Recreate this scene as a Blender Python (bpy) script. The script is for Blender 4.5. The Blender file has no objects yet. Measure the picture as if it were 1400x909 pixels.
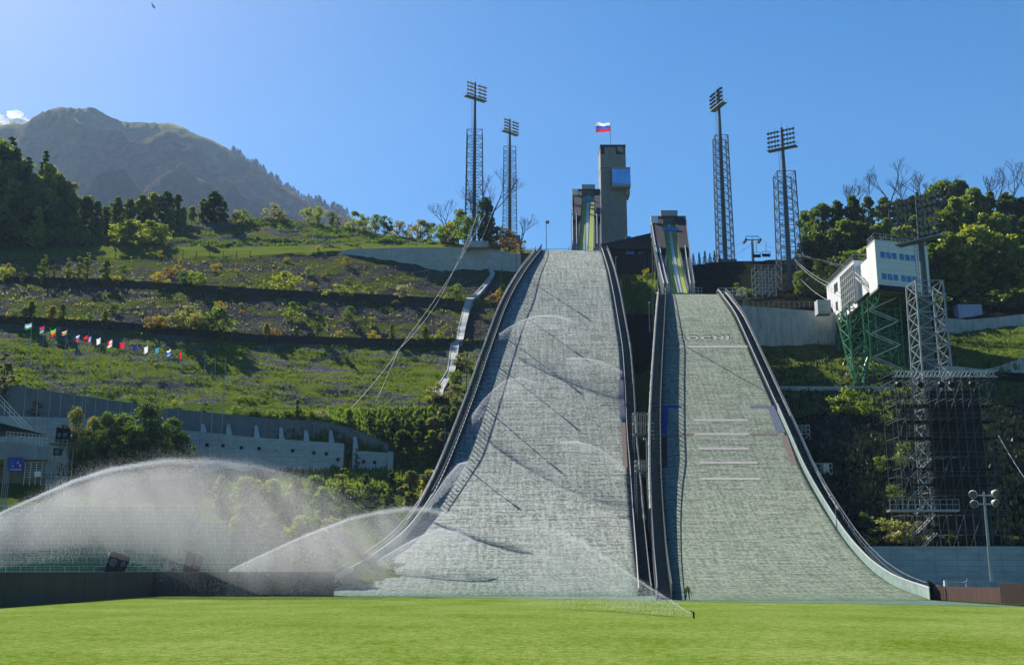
import bpy, math, random
import numpy as np
from mathutils import Vector, Matrix, noise
from mathutils.bvhtree import BVHTree
R = math.radians
random.seed(7); rng = np.random.default_rng(7)
scene = bpy.context.scene
col = scene.collection

# ------------------------------------------------------------------ camera
F = 1500.0; PITCH = R(12.25); CZ = 2.5
cp, sp = math.cos(PITCH), math.sin(PITCH)
cam_d = bpy.data.cameras.new('camera'); cam = bpy.data.objects.new('camera', cam_d); col.objects.link(cam)
cam_d.sensor_width = 36; cam_d.lens = 36*F/1400; cam_d.clip_end = 30000; cam_d.clip_start = 0.5
cam.location = (0, 0, CZ); cam.rotation_euler = (R(90)+PITCH, 0, 0)
scene.camera = cam
# ------------------------------------------------------------------ sky, sun, exposure
SUN_AZ, SUN_EL = R(-38), R(42)
SUN = Vector((math.sin(SUN_AZ)*math.cos(SUN_EL), math.cos(SUN_AZ)*math.cos(SUN_EL), math.sin(SUN_EL)))
world = bpy.data.worlds.new('World'); scene.world = world; world.use_nodes = True
wn = world.node_tree.nodes; wl = world.node_tree.links
sky = wn.new('ShaderNodeTexSky'); sky.sky_type = 'NISHITA'; sky.sun_disc = False
sky.sun_elevation = SUN_EL; sky.sun_rotation = SUN_AZ % (2*math.pi)
sky.altitude = 600; sky.air_density = 1.0; sky.dust_density = 0.8; sky.ozone_density = 1.6
hs = wn.new('ShaderNodeHueSaturation'); hs.inputs['Saturation'].default_value = 1.6; wl.new(sky.outputs[0], hs.inputs['Color'])
wl.new(hs.outputs[0], wn['Background'].inputs[0]); wn['Background'].inputs[1].default_value = 0.062
sun_d = bpy.data.lights.new('sun', 'SUN'); sun_d.energy = 5.0; sun_d.angle = R(0.5); sun_d.color = (1.0, 0.94, 0.84)
sun = bpy.data.objects.new('sun', sun_d); col.objects.link(sun)
sun.rotation_euler = SUN.to_track_quat('Z', 'Y').to_euler(); sun.location = (0, 0, 200)
vs = scene.view_settings
vs.view_transform = 'Standard'; vs.look = 'None'; vs.gamma = 1; vs.exposure = 1.1; vs.use_curve_mapping = False
cy = scene.cycles
cy.max_bounces = 6; cy.transparent_max_bounces = 12; cy.volume_bounces = 0; cy.diffuse_bounces = 3
cy.caustics_reflective = False; cy.caustics_refractive = False; cy.use_denoising = True
cy.use_adaptive_sampling = True; cy.adaptive_threshold = 0.02

# ------------------------------------------------------------------ pixel <-> world
def zq(v, Y):
    t = (454.5-v)/F
    return Y*(sp+t*cp)/(cp-t*sp)          # height above the eye
def vq(Y, zp): return 454.5-F*(-Y*sp+zp*cp)/(Y*cp+zp*sp)
def XU(u, Y, zp): return (u-700)/F*(Y*cp+zp*sp)
def UX(X, Y, zp): return 700+F*X/(Y*cp+zp*sp)
def P(u, v, Y):
    zp = zq(v, Y); return Vector((XU(u, Y, zp), Y, zp+CZ))
def ray(u, v):
    a = (u-700)/F; t = (454.5-v)/F
    return Vector((a, cp-t*sp, sp+t*cp)).normalized()

# ------------------------------------------------------------------ mesh helpers
class MB:
    def __init__(s): s.v = []; s.f = []; s.m = []; s.cm = 0
    def face(s, *idx): s.f.append(idx); s.m.append(s.cm)
    def add(s, vs, fs):
        n = len(s.v); s.v += [tuple(p) for p in vs]
        for f in fs: s.f.append(tuple(n+i for i in f)); s.m.append(s.cm)
    def quad(s, a, b, c, d): s.add([a, b, c, d], [(0, 1, 2, 3)])
    def prism(s, c8): s.add(c8, [(0, 3, 2, 1), (4, 5, 6, 7), (0, 1, 5, 4), (1, 2, 6, 5), (2, 3, 7, 6), (3, 0, 4, 7)])
    def box(s, c, d, rz=0):
        x, y, z = d[0]/2, d[1]/2, d[2]/2; ca, sa = math.cos(rz), math.sin(rz)
        s.prism([(c[0]+px*ca-py*sa, c[1]+px*sa+py*ca, c[2]+pz) for px, py, pz in
                 ((-x, -y, -z), (x, -y, -z), (x, y, -z), (-x, y, -z), (-x, -y, z), (x, -y, z), (x, y, z), (-x, y, z))])
    def bb(s, x0, x1, y0, y1, z0, z1): s.box(((x0+x1)/2, (y0+y1)/2, (z0+z1)/2), (x1-x0, y1-y0, z1-z0))
    def bar(s, p, q, w, n=4, w2=None):
        p, q = Vector(p), Vector(q); d = q-p
        if d.length < 1e-6: return
        d.normalize(); a = d.orthogonal().normalized() if abs(d.z) < .99 else Vector((1, 0, 0))
        if abs(d.z) < .99: a = d.cross(Vector((0, 0, 1))).normalized()
        b = d.cross(a); w2 = w if w2 is None else w2; vs = []
        for c, r in ((p, w), (q, w2)):
            for k in range(n):
                t = 2*math.pi*(k+.5)/n; vs.append(c+a*(r*math.cos(t))+b*(r*math.sin(t)))
        s.add(vs, [(k, (k+1) % n, n+(k+1) % n, n+k) for k in range(n)]+[tuple(range(n-1, -1, -1)), tuple(range(n, 2*n))])
    def path(s, pts, w, n=4):
        for a, b in zip(pts[:-1], pts[1:]): s.bar(a, b, w, n)
ORG = {}
def org(p): return ORG.get(p.name, Vector((0, 0, 0))) if p else Vector((0, 0, 0))
def obj(name, mb, mat, parent=None, smooth=False):
    me = bpy.data.meshes.new(name); o0 = org(parent)
    me.from_pydata([(v[0]-o0[0], v[1]-o0[1], v[2]-o0[2]) for v in mb.v], [], mb.f)
    for m in (mat if isinstance(mat, (list, tuple)) else [mat]): me.materials.append(m)
    if isinstance(mat, (list, tuple)): me.polygons.foreach_set('material_index', mb.m)
    if smooth: me.polygons.foreach_set('use_smooth', [True]*len(me.polygons))
    me.update()
    o = bpy.data.objects.new(name, me); col.objects.link(o)
    if parent: o.parent = parent; ORG[o.name] = o0
    return o
def tag(o, label=None, cat=None, group=None, kind=None):
    for k, v in (('label', label), ('category', cat), ('group', group), ('kind', kind)):
        if v: o[k] = v
    return o
def thing(name, loc, label, cat, group=None):
    o = bpy.data.objects.new(name, None); col.objects.link(o); o.location = loc; o.empty_display_size = .3
    ORG[o.name] = Vector(loc); return tag(o, label, cat, group)
def npmesh(name, V, Fq, mats, parent=None, mi=None):
    """V (n,3) array, Fq (m,k) array"""
    me = bpy.data.meshes.new(name); n, k = len(V), Fq.shape[1]
    me.vertices.add(n); me.vertices.foreach_set('co', np.asarray(V, dtype=np.float32).ravel())
    me.loops.add(len(Fq)*k); me.loops.foreach_set('vertex_index', Fq.astype(np.int32).ravel())
    me.polygons.add(len(Fq)); me.polygons.foreach_set('loop_start', np.arange(0, len(Fq)*k, k, dtype=np.int32))
    for m in mats: me.materials.append(m)
    if mi is not None: me.polygons.foreach_set('material_index', mi.astype(np.int32))
    me.update(calc_edges=True); me.validate()
    o = bpy.data.objects.new(name, me); col.objects.link(o)
    if parent: o.parent = parent
    return o
def lerp_tab(tab, x, j=1):
    if x <= tab[0][0]: return tab[0][j]
    for a, b in zip(tab[:-1], tab[1:]):
        if x <= b[0]: return a[j]+(b[j]-a[j])*(x-a[0])/(b[0]-a[0])
    return tab[-1][j]

# ------------------------------------------------------------------ materials
class NT:
    def __init__(s, name):
        s.m = bpy.data.materials.new(name); s.m.use_nodes = True; s.t = s.m.node_tree; s.t.nodes.clear()
        s.out = s.n('ShaderNodeOutputMaterial')
    def n(s, t, **k):
        x = s.t.nodes.new(t)
        for a, b in k.items(): setattr(x, a, b)
        return x
    def l(s, a, b): s.t.links.new(a, b)
    def pos(s, st=(1, 1, 1), space='world'):
        g = s.n('ShaderNodeNewGeometry') if space == 'world' else s.n('ShaderNodeTexCoord')
        mp = s.n('ShaderNodeMapping'); mp.inputs['Scale'].default_value = st
        s.l(g.outputs['Position'] if space == 'world' else g.outputs[space], mp.inputs[0]); return mp.outputs[0]
    def noise(s, vec, sc, det=4, rough=.6):
        x = s.n('ShaderNodeTexNoise'); s.l(vec, x.inputs['Vector']); x.inputs['Scale'].default_value = sc
        x.inputs['Detail'].default_value = det; x.inputs['Roughness'].default_value = rough; return x
    def ramp(s, fac, stops):
        r = s.n('ShaderNodeValToRGB'); s.l(fac, r.inputs[0]); e = r.color_ramp.elements
        while len(e) < len(stops): e.new(.5)
        for i, (p, c) in enumerate(stops):
            e[i].position = p; e[i].color = tuple(c)+(1,) if len(c) == 3 else c
        return r.outputs[0]
    def mixc(s, f, a, b, mode='MIX'):
        m = s.n('ShaderNodeMix', data_type='RGBA', blend_type=mode)
        for sock, val in ((m.inputs[0], f), (m.inputs[6], a), (m.inputs[7], b)):
            if hasattr(val, 'links'): s.l(val, sock)
            elif isinstance(val, tuple): sock.default_value = val+(1,)
            else: sock.default_value = val
        return m.outputs[2]
    def math(s, op, a, b=0, clamp=False):
        m = s.n('ShaderNodeMath', operation=op); m.use_clamp = clamp
        for sock, val in ((m.inputs[0], a), (m.inputs[1], b)):
            if hasattr(val, 'links'): s.l(val, sock)
            else: sock.default_value = val
        return m.outputs[0]
    def bump(s, h, st=.5, dist=.1):
        b = s.n('ShaderNodeBump'); s.l(h, b.inputs['Height']); b.inputs['Strength'].default_value = st
        b.inputs['Distance'].default_value = dist; return b.outputs[0]
def g(a, k=1): return tuple(x*k for x in a)
def mat(name, c, c2=None, sc=.8, rough=.6, metal=0., bump=.3, bd=.05, st=(1, 1, 1), fine=None, space='world'):
    t = NT(name); v = t.pos(st, space); c2 = c2 or g(c, .72)
    n1 = t.noise(v, sc, 6, .65); cc = t.ramp(n1.outputs[0], [(.3, c2), (.7, c)])
    n2 = t.noise(v, fine or sc*9, 4, .7)
    cc = t.mixc(.35, cc, t.ramp(n2.outputs[0], [(.3, g(c2, .8)), (.7, g(c, 1.1))]))
    p = t.n('ShaderNodeBsdfPrincipled'); t.l(cc, p.inputs['Base Color'])
    p.inputs['Roughness'].default_value = rough; p.inputs['Metallic'].default_value = metal; p.inputs['Specular IOR Level'].default_value = .5 if rough < .5 else .15
    if bump: t.l(t.bump(n2.outputs[0], bump, bd), p.inputs['Normal'])
    t.l(p.outputs[0], t.out.inputs[0]); return t.m
def pile_shader(t, colr, tcol, k, vec, nsc, bumpn=None, lean=(0, 0, 1), rnd=.6):
    """soil or mat covered with tufts: their tops face upwards whatever the slope beneath"""
    d = t.n('ShaderNodeBsdfDiffuse'); t.l(colr, d.inputs[0])
    if bumpn is not None: t.l(bumpn, d.inputs['Normal'])
    tr = t.n('ShaderNodeBsdfDiffuse'); t.l(tcol, tr.inputs[0])
    nn = t.noise(vec, nsc, 3, .8)
    a = t.n('ShaderNodeVectorMath', operation='SUBTRACT'); t.l(nn.outputs['Color'], a.inputs[0]); a.inputs[1].default_value = (.5, .5, .5)
    b = t.n('ShaderNodeVectorMath', operation='SCALE'); t.l(a.outputs[0], b.inputs[0]); b.inputs['Scale'].default_value = rnd*2
    c = t.n('ShaderNodeVectorMath', operation='ADD'); t.l(b.outputs[0], c.inputs[0]); c.inputs[1].default_value = lean
    e = t.n('ShaderNodeVectorMath', operation='NORMALIZE'); t.l(c.outputs[0], e.inputs[0]); t.l(e.outputs[0], tr.inputs['Normal'])
    m = t.n('ShaderNodeMixShader')
    if hasattr(k, 'links'): t.l(k, m.inputs[0])
    else: m.inputs[0].default_value = k
    t.l(d.outputs[0], m.inputs[1]); t.l(tr.outputs[0], m.inputs[2]); return m.outputs[0]
def leafmat(name, c, c2, k=.5):
    t = NT(name); oi = t.n('ShaderNodeObjectInfo'); v = t.pos((1, 1, 1))
    n1 = t.noise(v, .9, 3, .7)
    f = t.math('ADD', t.math('MULTIPLY', n1.outputs[0], .9), t.math('MULTIPLY', oi.outputs['Random'], .5))
    cc = t.ramp(f, [(.45, c), (.95, c2)])
    d = t.n('ShaderNodeBsdfDiffuse'); t.l(cc, d.inputs[0])
    tr = t.n('ShaderNodeBsdfTranslucent'); t.l(t.mixc(1., cc, (1.5, 1.45, .7), 'MULTIPLY'), tr.inputs[0])
    gl = t.n('ShaderNodeBsdfGlossy'); gl.inputs['Roughness'].default_value = .45; gl.inputs[0].default_value = (.9, .9, .8, 1)
    m = t.n('ShaderNodeMixShader'); m.inputs[0].default_value = k; t.l(d.outputs[0], m.inputs[1]); t.l(tr.outputs[0], m.inputs[2])
    m2 = t.n('ShaderNodeMixShader'); m2.inputs[0].default_value = .04; t.l(m.outputs[0], m2.inputs[1]); t.l(gl.outputs[0], m2.inputs[2])
    t.l(m2.outputs[0], t.out.inputs[0]); return t.m
L_DARK = leafmat('leaf_dark', (.032, .068, .012), (.10, .155, .025), .6)
L_GREEN = leafmat('leaf_green', (.05, .10, .014), (.15, .21, .03), .6)
L_YG = leafmat('leaf_yellow_green', (.11, .17, .015), (.24, .28, .03))
L_OLIVE = leafmat('leaf_olive', (.13, .15, .045), (.25, .26, .09))
L_YELLOW = leafmat('leaf_yellow', (.24, .21, .02), (.36, .29, .025))
L_ORANGE = leafmat('leaf_orange', (.17, .11, .035), (.24, .15, .04))
L_PALE = leafmat('leaf_pale', (.15, .16, .10), (.26, .26, .17))
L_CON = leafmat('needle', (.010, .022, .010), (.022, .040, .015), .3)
BARK = mat('bark', (.10, .08, .06), (.04, .032, .025), 3, .9, bump=.6)
STEEL = mat('galvanised_steel', (.33, .35, .36), (.2, .22, .23), 1.5, .45, .5, .1)
STEELD = mat('grey_green_steel', (.11, .135, .14), (.06, .075, .08), 1.2, .5, .3, .1)
STEELP = mat('pale_painted_steel', (.62, .62, .60), (.45, .45, .43), 1.2, .5, .1, .1)
BLACK = mat('black_metal', (.016, .017, .019), (.008, .008, .009), 2, .5, .2, .1)
WHITE = mat('white_paint', (.78, .78, .76), (.66, .66, .63), .6, .5, 0, .05)
GREENP = mat('green_paint', (.015, .17, .055), (.01, .10, .035), 1, .45, .1, .1)
GLASSLAMP = mat('lamp_glass', (.20, .22, .24), (.12, .13, .15), 3, .12, .3, 0)

def concrete(name, c, c2, rough=.85, panel=None, st=(1, 1, .25)):
    t = NT(name); v = t.pos(); vs_ = t.pos(st)
    n1 = t.noise(v, .35, 6, .65); n2 = t.noise(vs_, 1.3, 5, .7); n3 = t.noise(v, 9, 4, .7)
    cc = t.ramp(n1.outputs[0], [(.3, c2), (.7, c)])
    cc = t.mixc(.5, cc, t.ramp(n2.outputs[0], [(.35, g(c2, .75)), (.65, g(c, 1.05))]))
    h = n3.outputs[0]
    if panel:
        s = t.n('ShaderNodeSeparateXYZ'); t.l(v, s.inputs[0])
        def line(o, per, w): return t.math('LESS_THAN', t.math('FRACT', t.math('DIVIDE', o, per)), w/per)
        ln = t.math('MAXIMUM', line(s.outputs[0], panel[0], .05), line(s.outputs[2], panel[1], .04))
        cc = t.mixc(t.math('MULTIPLY', ln, .55), cc, g(c2, .35))
        h = t.math('SUBTRACT', n3.outputs[0], ln)
    p = t.n('ShaderNodeBsdfPrincipled'); t.l(cc, p.inputs['Base Color']); p.inputs['Roughness'].default_value = rough
    t.l(t.bump(h, .35, .03), p.inputs['Normal']); t.l(p.outputs[0], t.out.inputs[0]); return t.m
CONC = concrete('concrete', (.36, .37, .36), (.24, .25, .25))
CONC_UP = concrete('dark_concrete_wall', (.15, .17, .18), (.11, .125, .135), panel=(3.2, 2.0))
CONC_LO = concrete('pale_block_wall', (.44, .47, .46), (.32, .35, .35), panel=(2.4, .6), st=(.4, .4, 1))
CONC_T = concrete('tower_concrete', (.23, .24, .22), (.17, .18, .17), panel=(30, .55))
CONC_S = concrete('streaked_concrete', (.46, .48, .47), (.26, .28, .29), panel=(3., 30))
DARKCLAD = mat('dark_cladding', (.045, .055, .06), (.03, .036, .04), .6, .5, .2, .1, st=(1, 1, .2))
WOODD = mat('weathered_dark_wood', (.06, .05, .042), (.025, .022, .02), 1.2, .9, bump=.6, st=(.6, .6, 4))
SOFFIT = mat('green_white_soffit', (.24, .27, .20), (.17, .20, .14), .3, .8)

def glassmat(name, c, rough=.08, spec=1.0):
    t = NT(name); v = t.pos(); n1 = t.noise(v, .35, 2)
    p = t.n('ShaderNodeBsdfPrincipled'); t.l(t.ramp(n1.outputs[0], [(.3, g(c, .7)), (.7, c)]), p.inputs['Base Color'])
    p.inputs['Roughness'].default_value = rough; p.inputs['Metallic'].default_value = .65
    t.l(p.outputs[0], t.out.inputs[0]); return t.m
GLASS = glassmat('blue_window_glass', (.12, .21, .36))
GLASSB = glassmat('bright_window_glass', (.40, .62, 1.0))
def panelglass():
    t = NT('green_glass_panel'); v = t.pos(); n = t.noise(v, 1.2, 4)
    c = t.ramp(n.outputs[0], [(.3, (.38, .50, .46)), (.7, (.55, .68, .62))])
    d = t.n('ShaderNodeBsdfDiffuse'); t.l(c, d.inputs[0]); tr = t.n('ShaderNodeBsdfTranslucent'); t.l(c, tr.inputs[0])
    m = t.n('ShaderNodeMixShader'); m.inputs[0].default_value = .45; t.l(d.outputs[0], m.inputs[1]); t.l(tr.outputs[0], m.inputs[2])
    gl = t.n('ShaderNodeBsdfGlossy'); gl.inputs['Roughness'].default_value = .15
    m2 = t.n('ShaderNodeMixShader'); m2.inputs[0].default_value = .12; t.l(m.outputs[0], m2.inputs[1]); t.l(gl.outputs[0], m2.inputs[2])
    t.l(m2.outputs[0], t.out.inputs[0]); return t.m
PGLASS = panelglass()

def hillmat(name, ca, cb, kt, wet, lean, gl_):
    t = NT(name); uv = t.n('ShaderNodeTexCoord').outputs['UV']
    def mp(sx, sy):
        m = t.n('ShaderNodeMapping'); t.l(uv, m.inputs[0]); m.inputs['Scale'].default_value = (sx, sy, 1); return m.outputs[0]
    nH = t.noise(mp(.22, 1.9), 1, 5, .75)      # rows across the slope
    nV = t.noise(mp(2.2, .16), 1, 4, .7)        # brushed down the slope
    nF = t.noise(mp(2.3, 1.9), 1, 4, .85)       # clumps of bristles
    nB = t.noise(mp(.09, .05), 1, 4, .6)      # wet areas
    s = t.n('ShaderNodeSeparateXYZ'); t.l(uv, s.inputs[0])
    row = t.math('LESS_THAN', t.math('FRACT', t.math('DIVIDE', t.math('ADD', s.outputs[1], t.math('MULTIPLY', nB.outputs[0], 6)), 2.7)), .10)
    seam = t.math('LESS_THAN', t.math('FRACT', t.math('DIVIDE', s.outputs[0], 3.1)), .03)
    h = t.math('ADD', t.math('MULTIPLY', nH.outputs[0], .8), t.math('MULTIPLY', nF.outputs[0], 1.25))
    h = t.math('ADD', h, t.math('MULTIPLY', nV.outputs[0], .55))
    fac = t.math('MULTIPLY', t.math('SUBTRACT', h, 1.13), 3.0, True)
    fac = t.math('SUBTRACT', fac, t.math('MULTIPLY', row, .22), True)
    c = t.mixc(fac, cb, ca)
    c = t.mixc(t.ramp(nB.outputs[0], [(.35, (0, 0, 0)), (.65, (.5, .5, .5))]), c, t.mixc(1., c, wet, 'MULTIPLY'))
    foot = t.ramp(t.math('DIVIDE', t.math('ADD', s.outputs[1], t.math('MULTIPLY', nB.outputs[0], 9)), 60.), [(.10, (1, 1, 1)), (.19, (.45, .45, .45)), (.62, (0, 0, 0))])
    c = t.mixc(foot, c, t.mixc(1., c, gl_, 'MULTIPLY'))
    bmp = t.bump(h, .5, .08)
    sh = pile_shader(t, c, c, kt, mp(3.4, 2.4), 1.3, bmp, lean=lean, rnd=.8)
    gl = t.n('ShaderNodeBsdfGlossy'); gl.inputs['Roughness'].default_value = .5; gl.inputs[0].default_value = (1, 1, 1, 1)
    t.l(t.bump(h, 1., .2), gl.inputs['Normal'])
    m2 = t.n('ShaderNodeMixShader'); m2.inputs[0].default_value = .02; t.l(sh, m2.inputs[1]); t.l(gl.outputs[0], m2.inputs[2])
    t.l(m2.outputs[0], t.out.inputs[0]); return t.m
MAT1 = hillmat('wet_hill_matting', (.325, .350, .330), (.075, .092, .080), .92, (.74, .80, .77), (0, -.1, 1), (.34, .56, .43))
MAT2 = hillmat('dry_hill_matting', (.245, .28, .225), (.085, .105, .076), .9, (.85, .88, .84), (0, -.1, 1), (.62, .76, .64))
def paintmat(name, c):
    t = NT(name); v = t.pos(); n = t.noise(v, 2.5, 4, .8); cc = t.ramp(n.outputs[0], [(.3, g(c, .75)), (.7, c)])
    t.l(pile_shader(t, cc, cc, .9, v, 3, lean=(0, -.1, 1), rnd=.5), t.out.inputs[0]); return t.m
PBLUE = paintmat('blue_matting', (.04, .08, .30)); PRED = paintmat('red_matting', (.13, .05, .05)); PWHITE = paintmat('white_matting', (.36, .36, .33))
PFAINTR = paintmat('faded_red_matting', (.19, .155, .14)); PFAINTB = paintmat('faded_blue_matting', (.12, .14, .20)); PDARK = paintmat('dark_green_matting', (.03, .04, .03))

def groundmat(name, stones, grasses, gfrac, stripes, k, sc=1.0, dark=1.0):
    """rock and soil with grass; stripes = horizontal banding along the contour"""
    t = NT(name); v = t.pos()
    vst = t.pos((.10, .35, 1.15)) if stripes else t.pos((.3, .3, .3))
    nb = t.noise(vst, 1.0*sc if stripes else .5*sc, 5, .68); nf = t.noise(v, 2.2*sc, 5, .8); ng = t.noise(v, .12, 3, .5)
    rock = t.ramp(nf.outputs[0], [(.36, g(stones[0], dark)), (.52, g(stones[1], dark)), (.68, g(stones[2], dark))])
    grass = t.ramp(nf.outputs[0], [(.3, grasses[0]), (.7, grasses[1])])
    f = t.math('ADD', nb.outputs[0], t.math('MULTIPLY', t.math('SUBTRACT', ng.outputs[0], .5), .8))
    f = t.math('ADD', f, t.math('MULTIPLY', t.math('SUBTRACT', nf.outputs[0], .5), .35))
    fac = t.ramp(f, [(max(0, .5-gfrac-.04), (1, 1, 1)), (min(1, .5-gfrac+.05), (0, 0, 0))]) if False else \
        t.ramp(f, [(1-gfrac-.05, (0, 0, 0)), (1-gfrac+.05, (1, 1, 1))])
    c = t.mixc(fac, rock, grass)
    vor = t.n('ShaderNodeTexVoronoi'); t.l(v, vor.inputs['Vector']); vor.inputs['Scale'].default_value = 1.6*sc
    h = t.math('ADD', nf.outputs[0], t.math('MULTIPLY', vor.outputs[0], .4))
    kk = t.math('MULTIPLY', fac, k)
    sh = pile_shader(t, c, c, kk, v, 2.5, t.bump(h, 1., .5), rnd=.7)
    t.l(sh, t.out.inputs[0]); return t.m
ST = [(.035, .035, .037), (.12, .115, .115), (.32, .31, .31)]
G_ROCK = groundmat('dark_rocky_slope', [(.018, .018, .018), (.07, .067, .062), (.24, .235, .22)], ((.03, .045, .010), (.09, .11, .022)), .48, False, .5)
G_FLAG = groundmat('striped_grass_slope', ST, ((.035, .055, .008), (.13, .165, .022)), .53, True, .65)
G_MEAD = groundmat('meadow', ST, ((.04, .055, .010), (.11, .13, .03)), .52, False, .7)
G_LEDGE = groundmat('grassy_ledge', ST, ((.05, .08, .012), (.13, .16, .03)), .85, False, .65)
G_BANK = groundmat('overgrown_bank', [(.02, .022, .012), (.035, .04, .02), (.06, .06, .03)], ((.025, .05, .01), (.075, .11, .02)), .75, False, .5)
G_DARK = groundmat('shade_painted_earth_slope', [(.008, .010, .008), (.018, .020, .016), (.04, .04, .032)], ((.010, .018, .005), (.03, .045, .010)), .42, False, .2)  # shade over the right slope and ravine is painted in as near-black colours
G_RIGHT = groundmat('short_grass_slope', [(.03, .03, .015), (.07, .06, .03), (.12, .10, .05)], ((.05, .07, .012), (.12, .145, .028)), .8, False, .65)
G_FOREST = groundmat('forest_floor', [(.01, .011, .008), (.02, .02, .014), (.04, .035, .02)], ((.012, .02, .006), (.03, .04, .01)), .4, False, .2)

def fieldmat():
    t = NT('lawn'); v = t.pos((1, 1, 1)); s = t.n('ShaderNodeSeparateXYZ'); t.l(v, s.inputs[0])
    n1 = t.noise(t.pos((.16, .09, 1)), 1, 5, .7); n2 = t.noise(t.pos((1.2, .8, 1)), 2.2, 5, .85); n3 = t.noise(t.pos((5, 4, 1)), 2., 4, .85)
    h = t.math('ADD', t.math('MULTIPLY', n2.outputs[0], .6), t.math('MULTIPLY', n3.outputs[0], .6))
    f = t.math('ADD', t.math('MULTIPLY', n1.outputs[0], .22), t.math('MULTIPLY', h, .82))
    mow = t.math('LESS_THAN', t.math('FRACT', t.math('DIVIDE', t.math('ADD', s.outputs[1], t.math('MULTIPLY', s.outputs[0], .18)), 11.)), .5)
    f = t.math('ADD', f, t.math('MULTIPLY', mow, .012))
    c = t.ramp(f, [(.45, (.042, .082, .005)), (.57, (.088, .140, .012)), (.70, (.21, .26, .08))])
    t.l(pile_shader(t, c, c, .6, t.pos((3, 5, 1)), 3, t.bump(h, .7, .012), rnd=.5), t.out.inputs[0]); return t.m
LAWN = fieldmat()

# ------------------------------------------------------------------ terrain
def tabl(*pts): return list(pts)
C = {}
C['walltop'] = [(-260, 490, 158), (18, 527, 165), (126, 543, 168), (228, 558, 170), (350, 570, 172), (446, 577, 174), (487, 587, 175), (531, 607, 176)]
LEFT = [  # contours, front to back: list of (u, v, Y) and the material of the band behind it
    ([(-260, None, 119), (800, None, 119)], 4),
    ([(-260, 700, 142), (200, 690, 143), (430, 700, 143), (540, 745, 143), (600, 764, 143), (800, 768, 143)], 4),
    ([(-260, 652, 155), (0, 648, 162), (126, 647, 165), (250, 645, 168), (350, 645, 169.5), (517, 646, 173), (545, 645, 173), (600, 645, 172), (700, 650, 172), (800, 650, 172)], 4),
    ([(-260, 652, 157.3), (0, 648, 164), (126, 647, 167.3), (250, 645, 169.8), (350, 645, 171.3), (517, 646, 174.6), (545, 643, 174), (600, 640, 174), (700, 645, 174), (800, 645, 174)], 4),
    ([(-260, 493, 159), (18, 530, 166), (126, 546, 169), (228, 561, 171), (350, 573, 173), (446, 580, 175), (487, 590, 176), (531, 611, 177), (545, 625, 176), (600, 622, 176), (800, 622, 176)], 4),
    ([(-260, 489, 166), (18, 524, 173), (100, 541, 177), (350, 556, 184), (487, 559, 186), (603, 554, 188), (800, 556, 190)], 1),
    ([(-260, 432, 196), (0, 443, 200), (162, 451, 207), (350, 468, 214), (537, 474, 217), (628, 473, 218), (800, 470, 220)], 3),
    'step',
    ([(-260, 380, 234), (0, 387, 237), (152, 391, 239), (350, 404, 243), (527, 412, 244), (603, 417, 245), (680, 420, 246), (800, 420, 247)], 3),
    'step',
    ([(-260, 354, 278), (0, 354, 278), (223, 355, 278), (350, 353, 278), (461, 347, 279), (500, 350, 276), (560, 360, 272), (603, 368, 270), (700, 368, 266), (800, 372, 262)], 3),
    ([(-260, 350, 279), (0, 350, 279), (223, 351, 279), (350, 349, 279), (461, 342, 280), (500, 341, 277), (560, 341, 273), (603, 341, 271), (666, 341, 268), (700, 348, 267), (800, 353, 263)], 3),
    ([(-260, 338, 292), (0, 338, 292), (350, 337, 292), (470, 335, 292), (618, 334, 290), (700, 341, 285), (800, 350, 282)], 2),
    ([(-260, 250, 345), (0, 288, 335), (120, 312, 325), (200, 306, 320), (350, 297, 318), (426, 304, 320), (477, 312, 322), (552, 325, 322), (618, 332, 318), (700, 341, 312), (800, 349, 308)], 2),
    'back']
RIGHT = [
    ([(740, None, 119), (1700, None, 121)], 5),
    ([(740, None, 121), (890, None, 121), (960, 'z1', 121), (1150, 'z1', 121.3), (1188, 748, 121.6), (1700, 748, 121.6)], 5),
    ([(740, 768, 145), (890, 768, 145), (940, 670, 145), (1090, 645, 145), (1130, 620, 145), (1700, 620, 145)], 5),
    ([(740, 648, 160), (890, 648, 160), (940, 578, 160), (1090, 571, 160), (1130, 561, 160), (1285, 561, 160), (1300, 556, 161), (1700, 556, 161)], 6),  # sunlit patch below the kerb painted in as a brighter grass band
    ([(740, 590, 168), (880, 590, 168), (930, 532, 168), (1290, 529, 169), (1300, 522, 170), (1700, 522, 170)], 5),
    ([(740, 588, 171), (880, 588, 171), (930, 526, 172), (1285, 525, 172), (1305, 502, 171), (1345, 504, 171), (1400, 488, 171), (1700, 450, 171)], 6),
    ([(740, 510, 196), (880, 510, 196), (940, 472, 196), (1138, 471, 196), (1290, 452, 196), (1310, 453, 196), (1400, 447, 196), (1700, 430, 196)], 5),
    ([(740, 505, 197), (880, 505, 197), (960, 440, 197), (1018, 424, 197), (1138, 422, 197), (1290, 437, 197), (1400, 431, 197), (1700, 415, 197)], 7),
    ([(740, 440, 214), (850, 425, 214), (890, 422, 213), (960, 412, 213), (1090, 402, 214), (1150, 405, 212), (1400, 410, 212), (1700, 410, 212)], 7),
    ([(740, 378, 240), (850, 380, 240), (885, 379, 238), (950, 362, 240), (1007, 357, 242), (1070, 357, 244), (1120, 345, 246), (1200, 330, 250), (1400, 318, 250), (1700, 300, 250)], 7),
    'backr']
TERR = []
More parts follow.
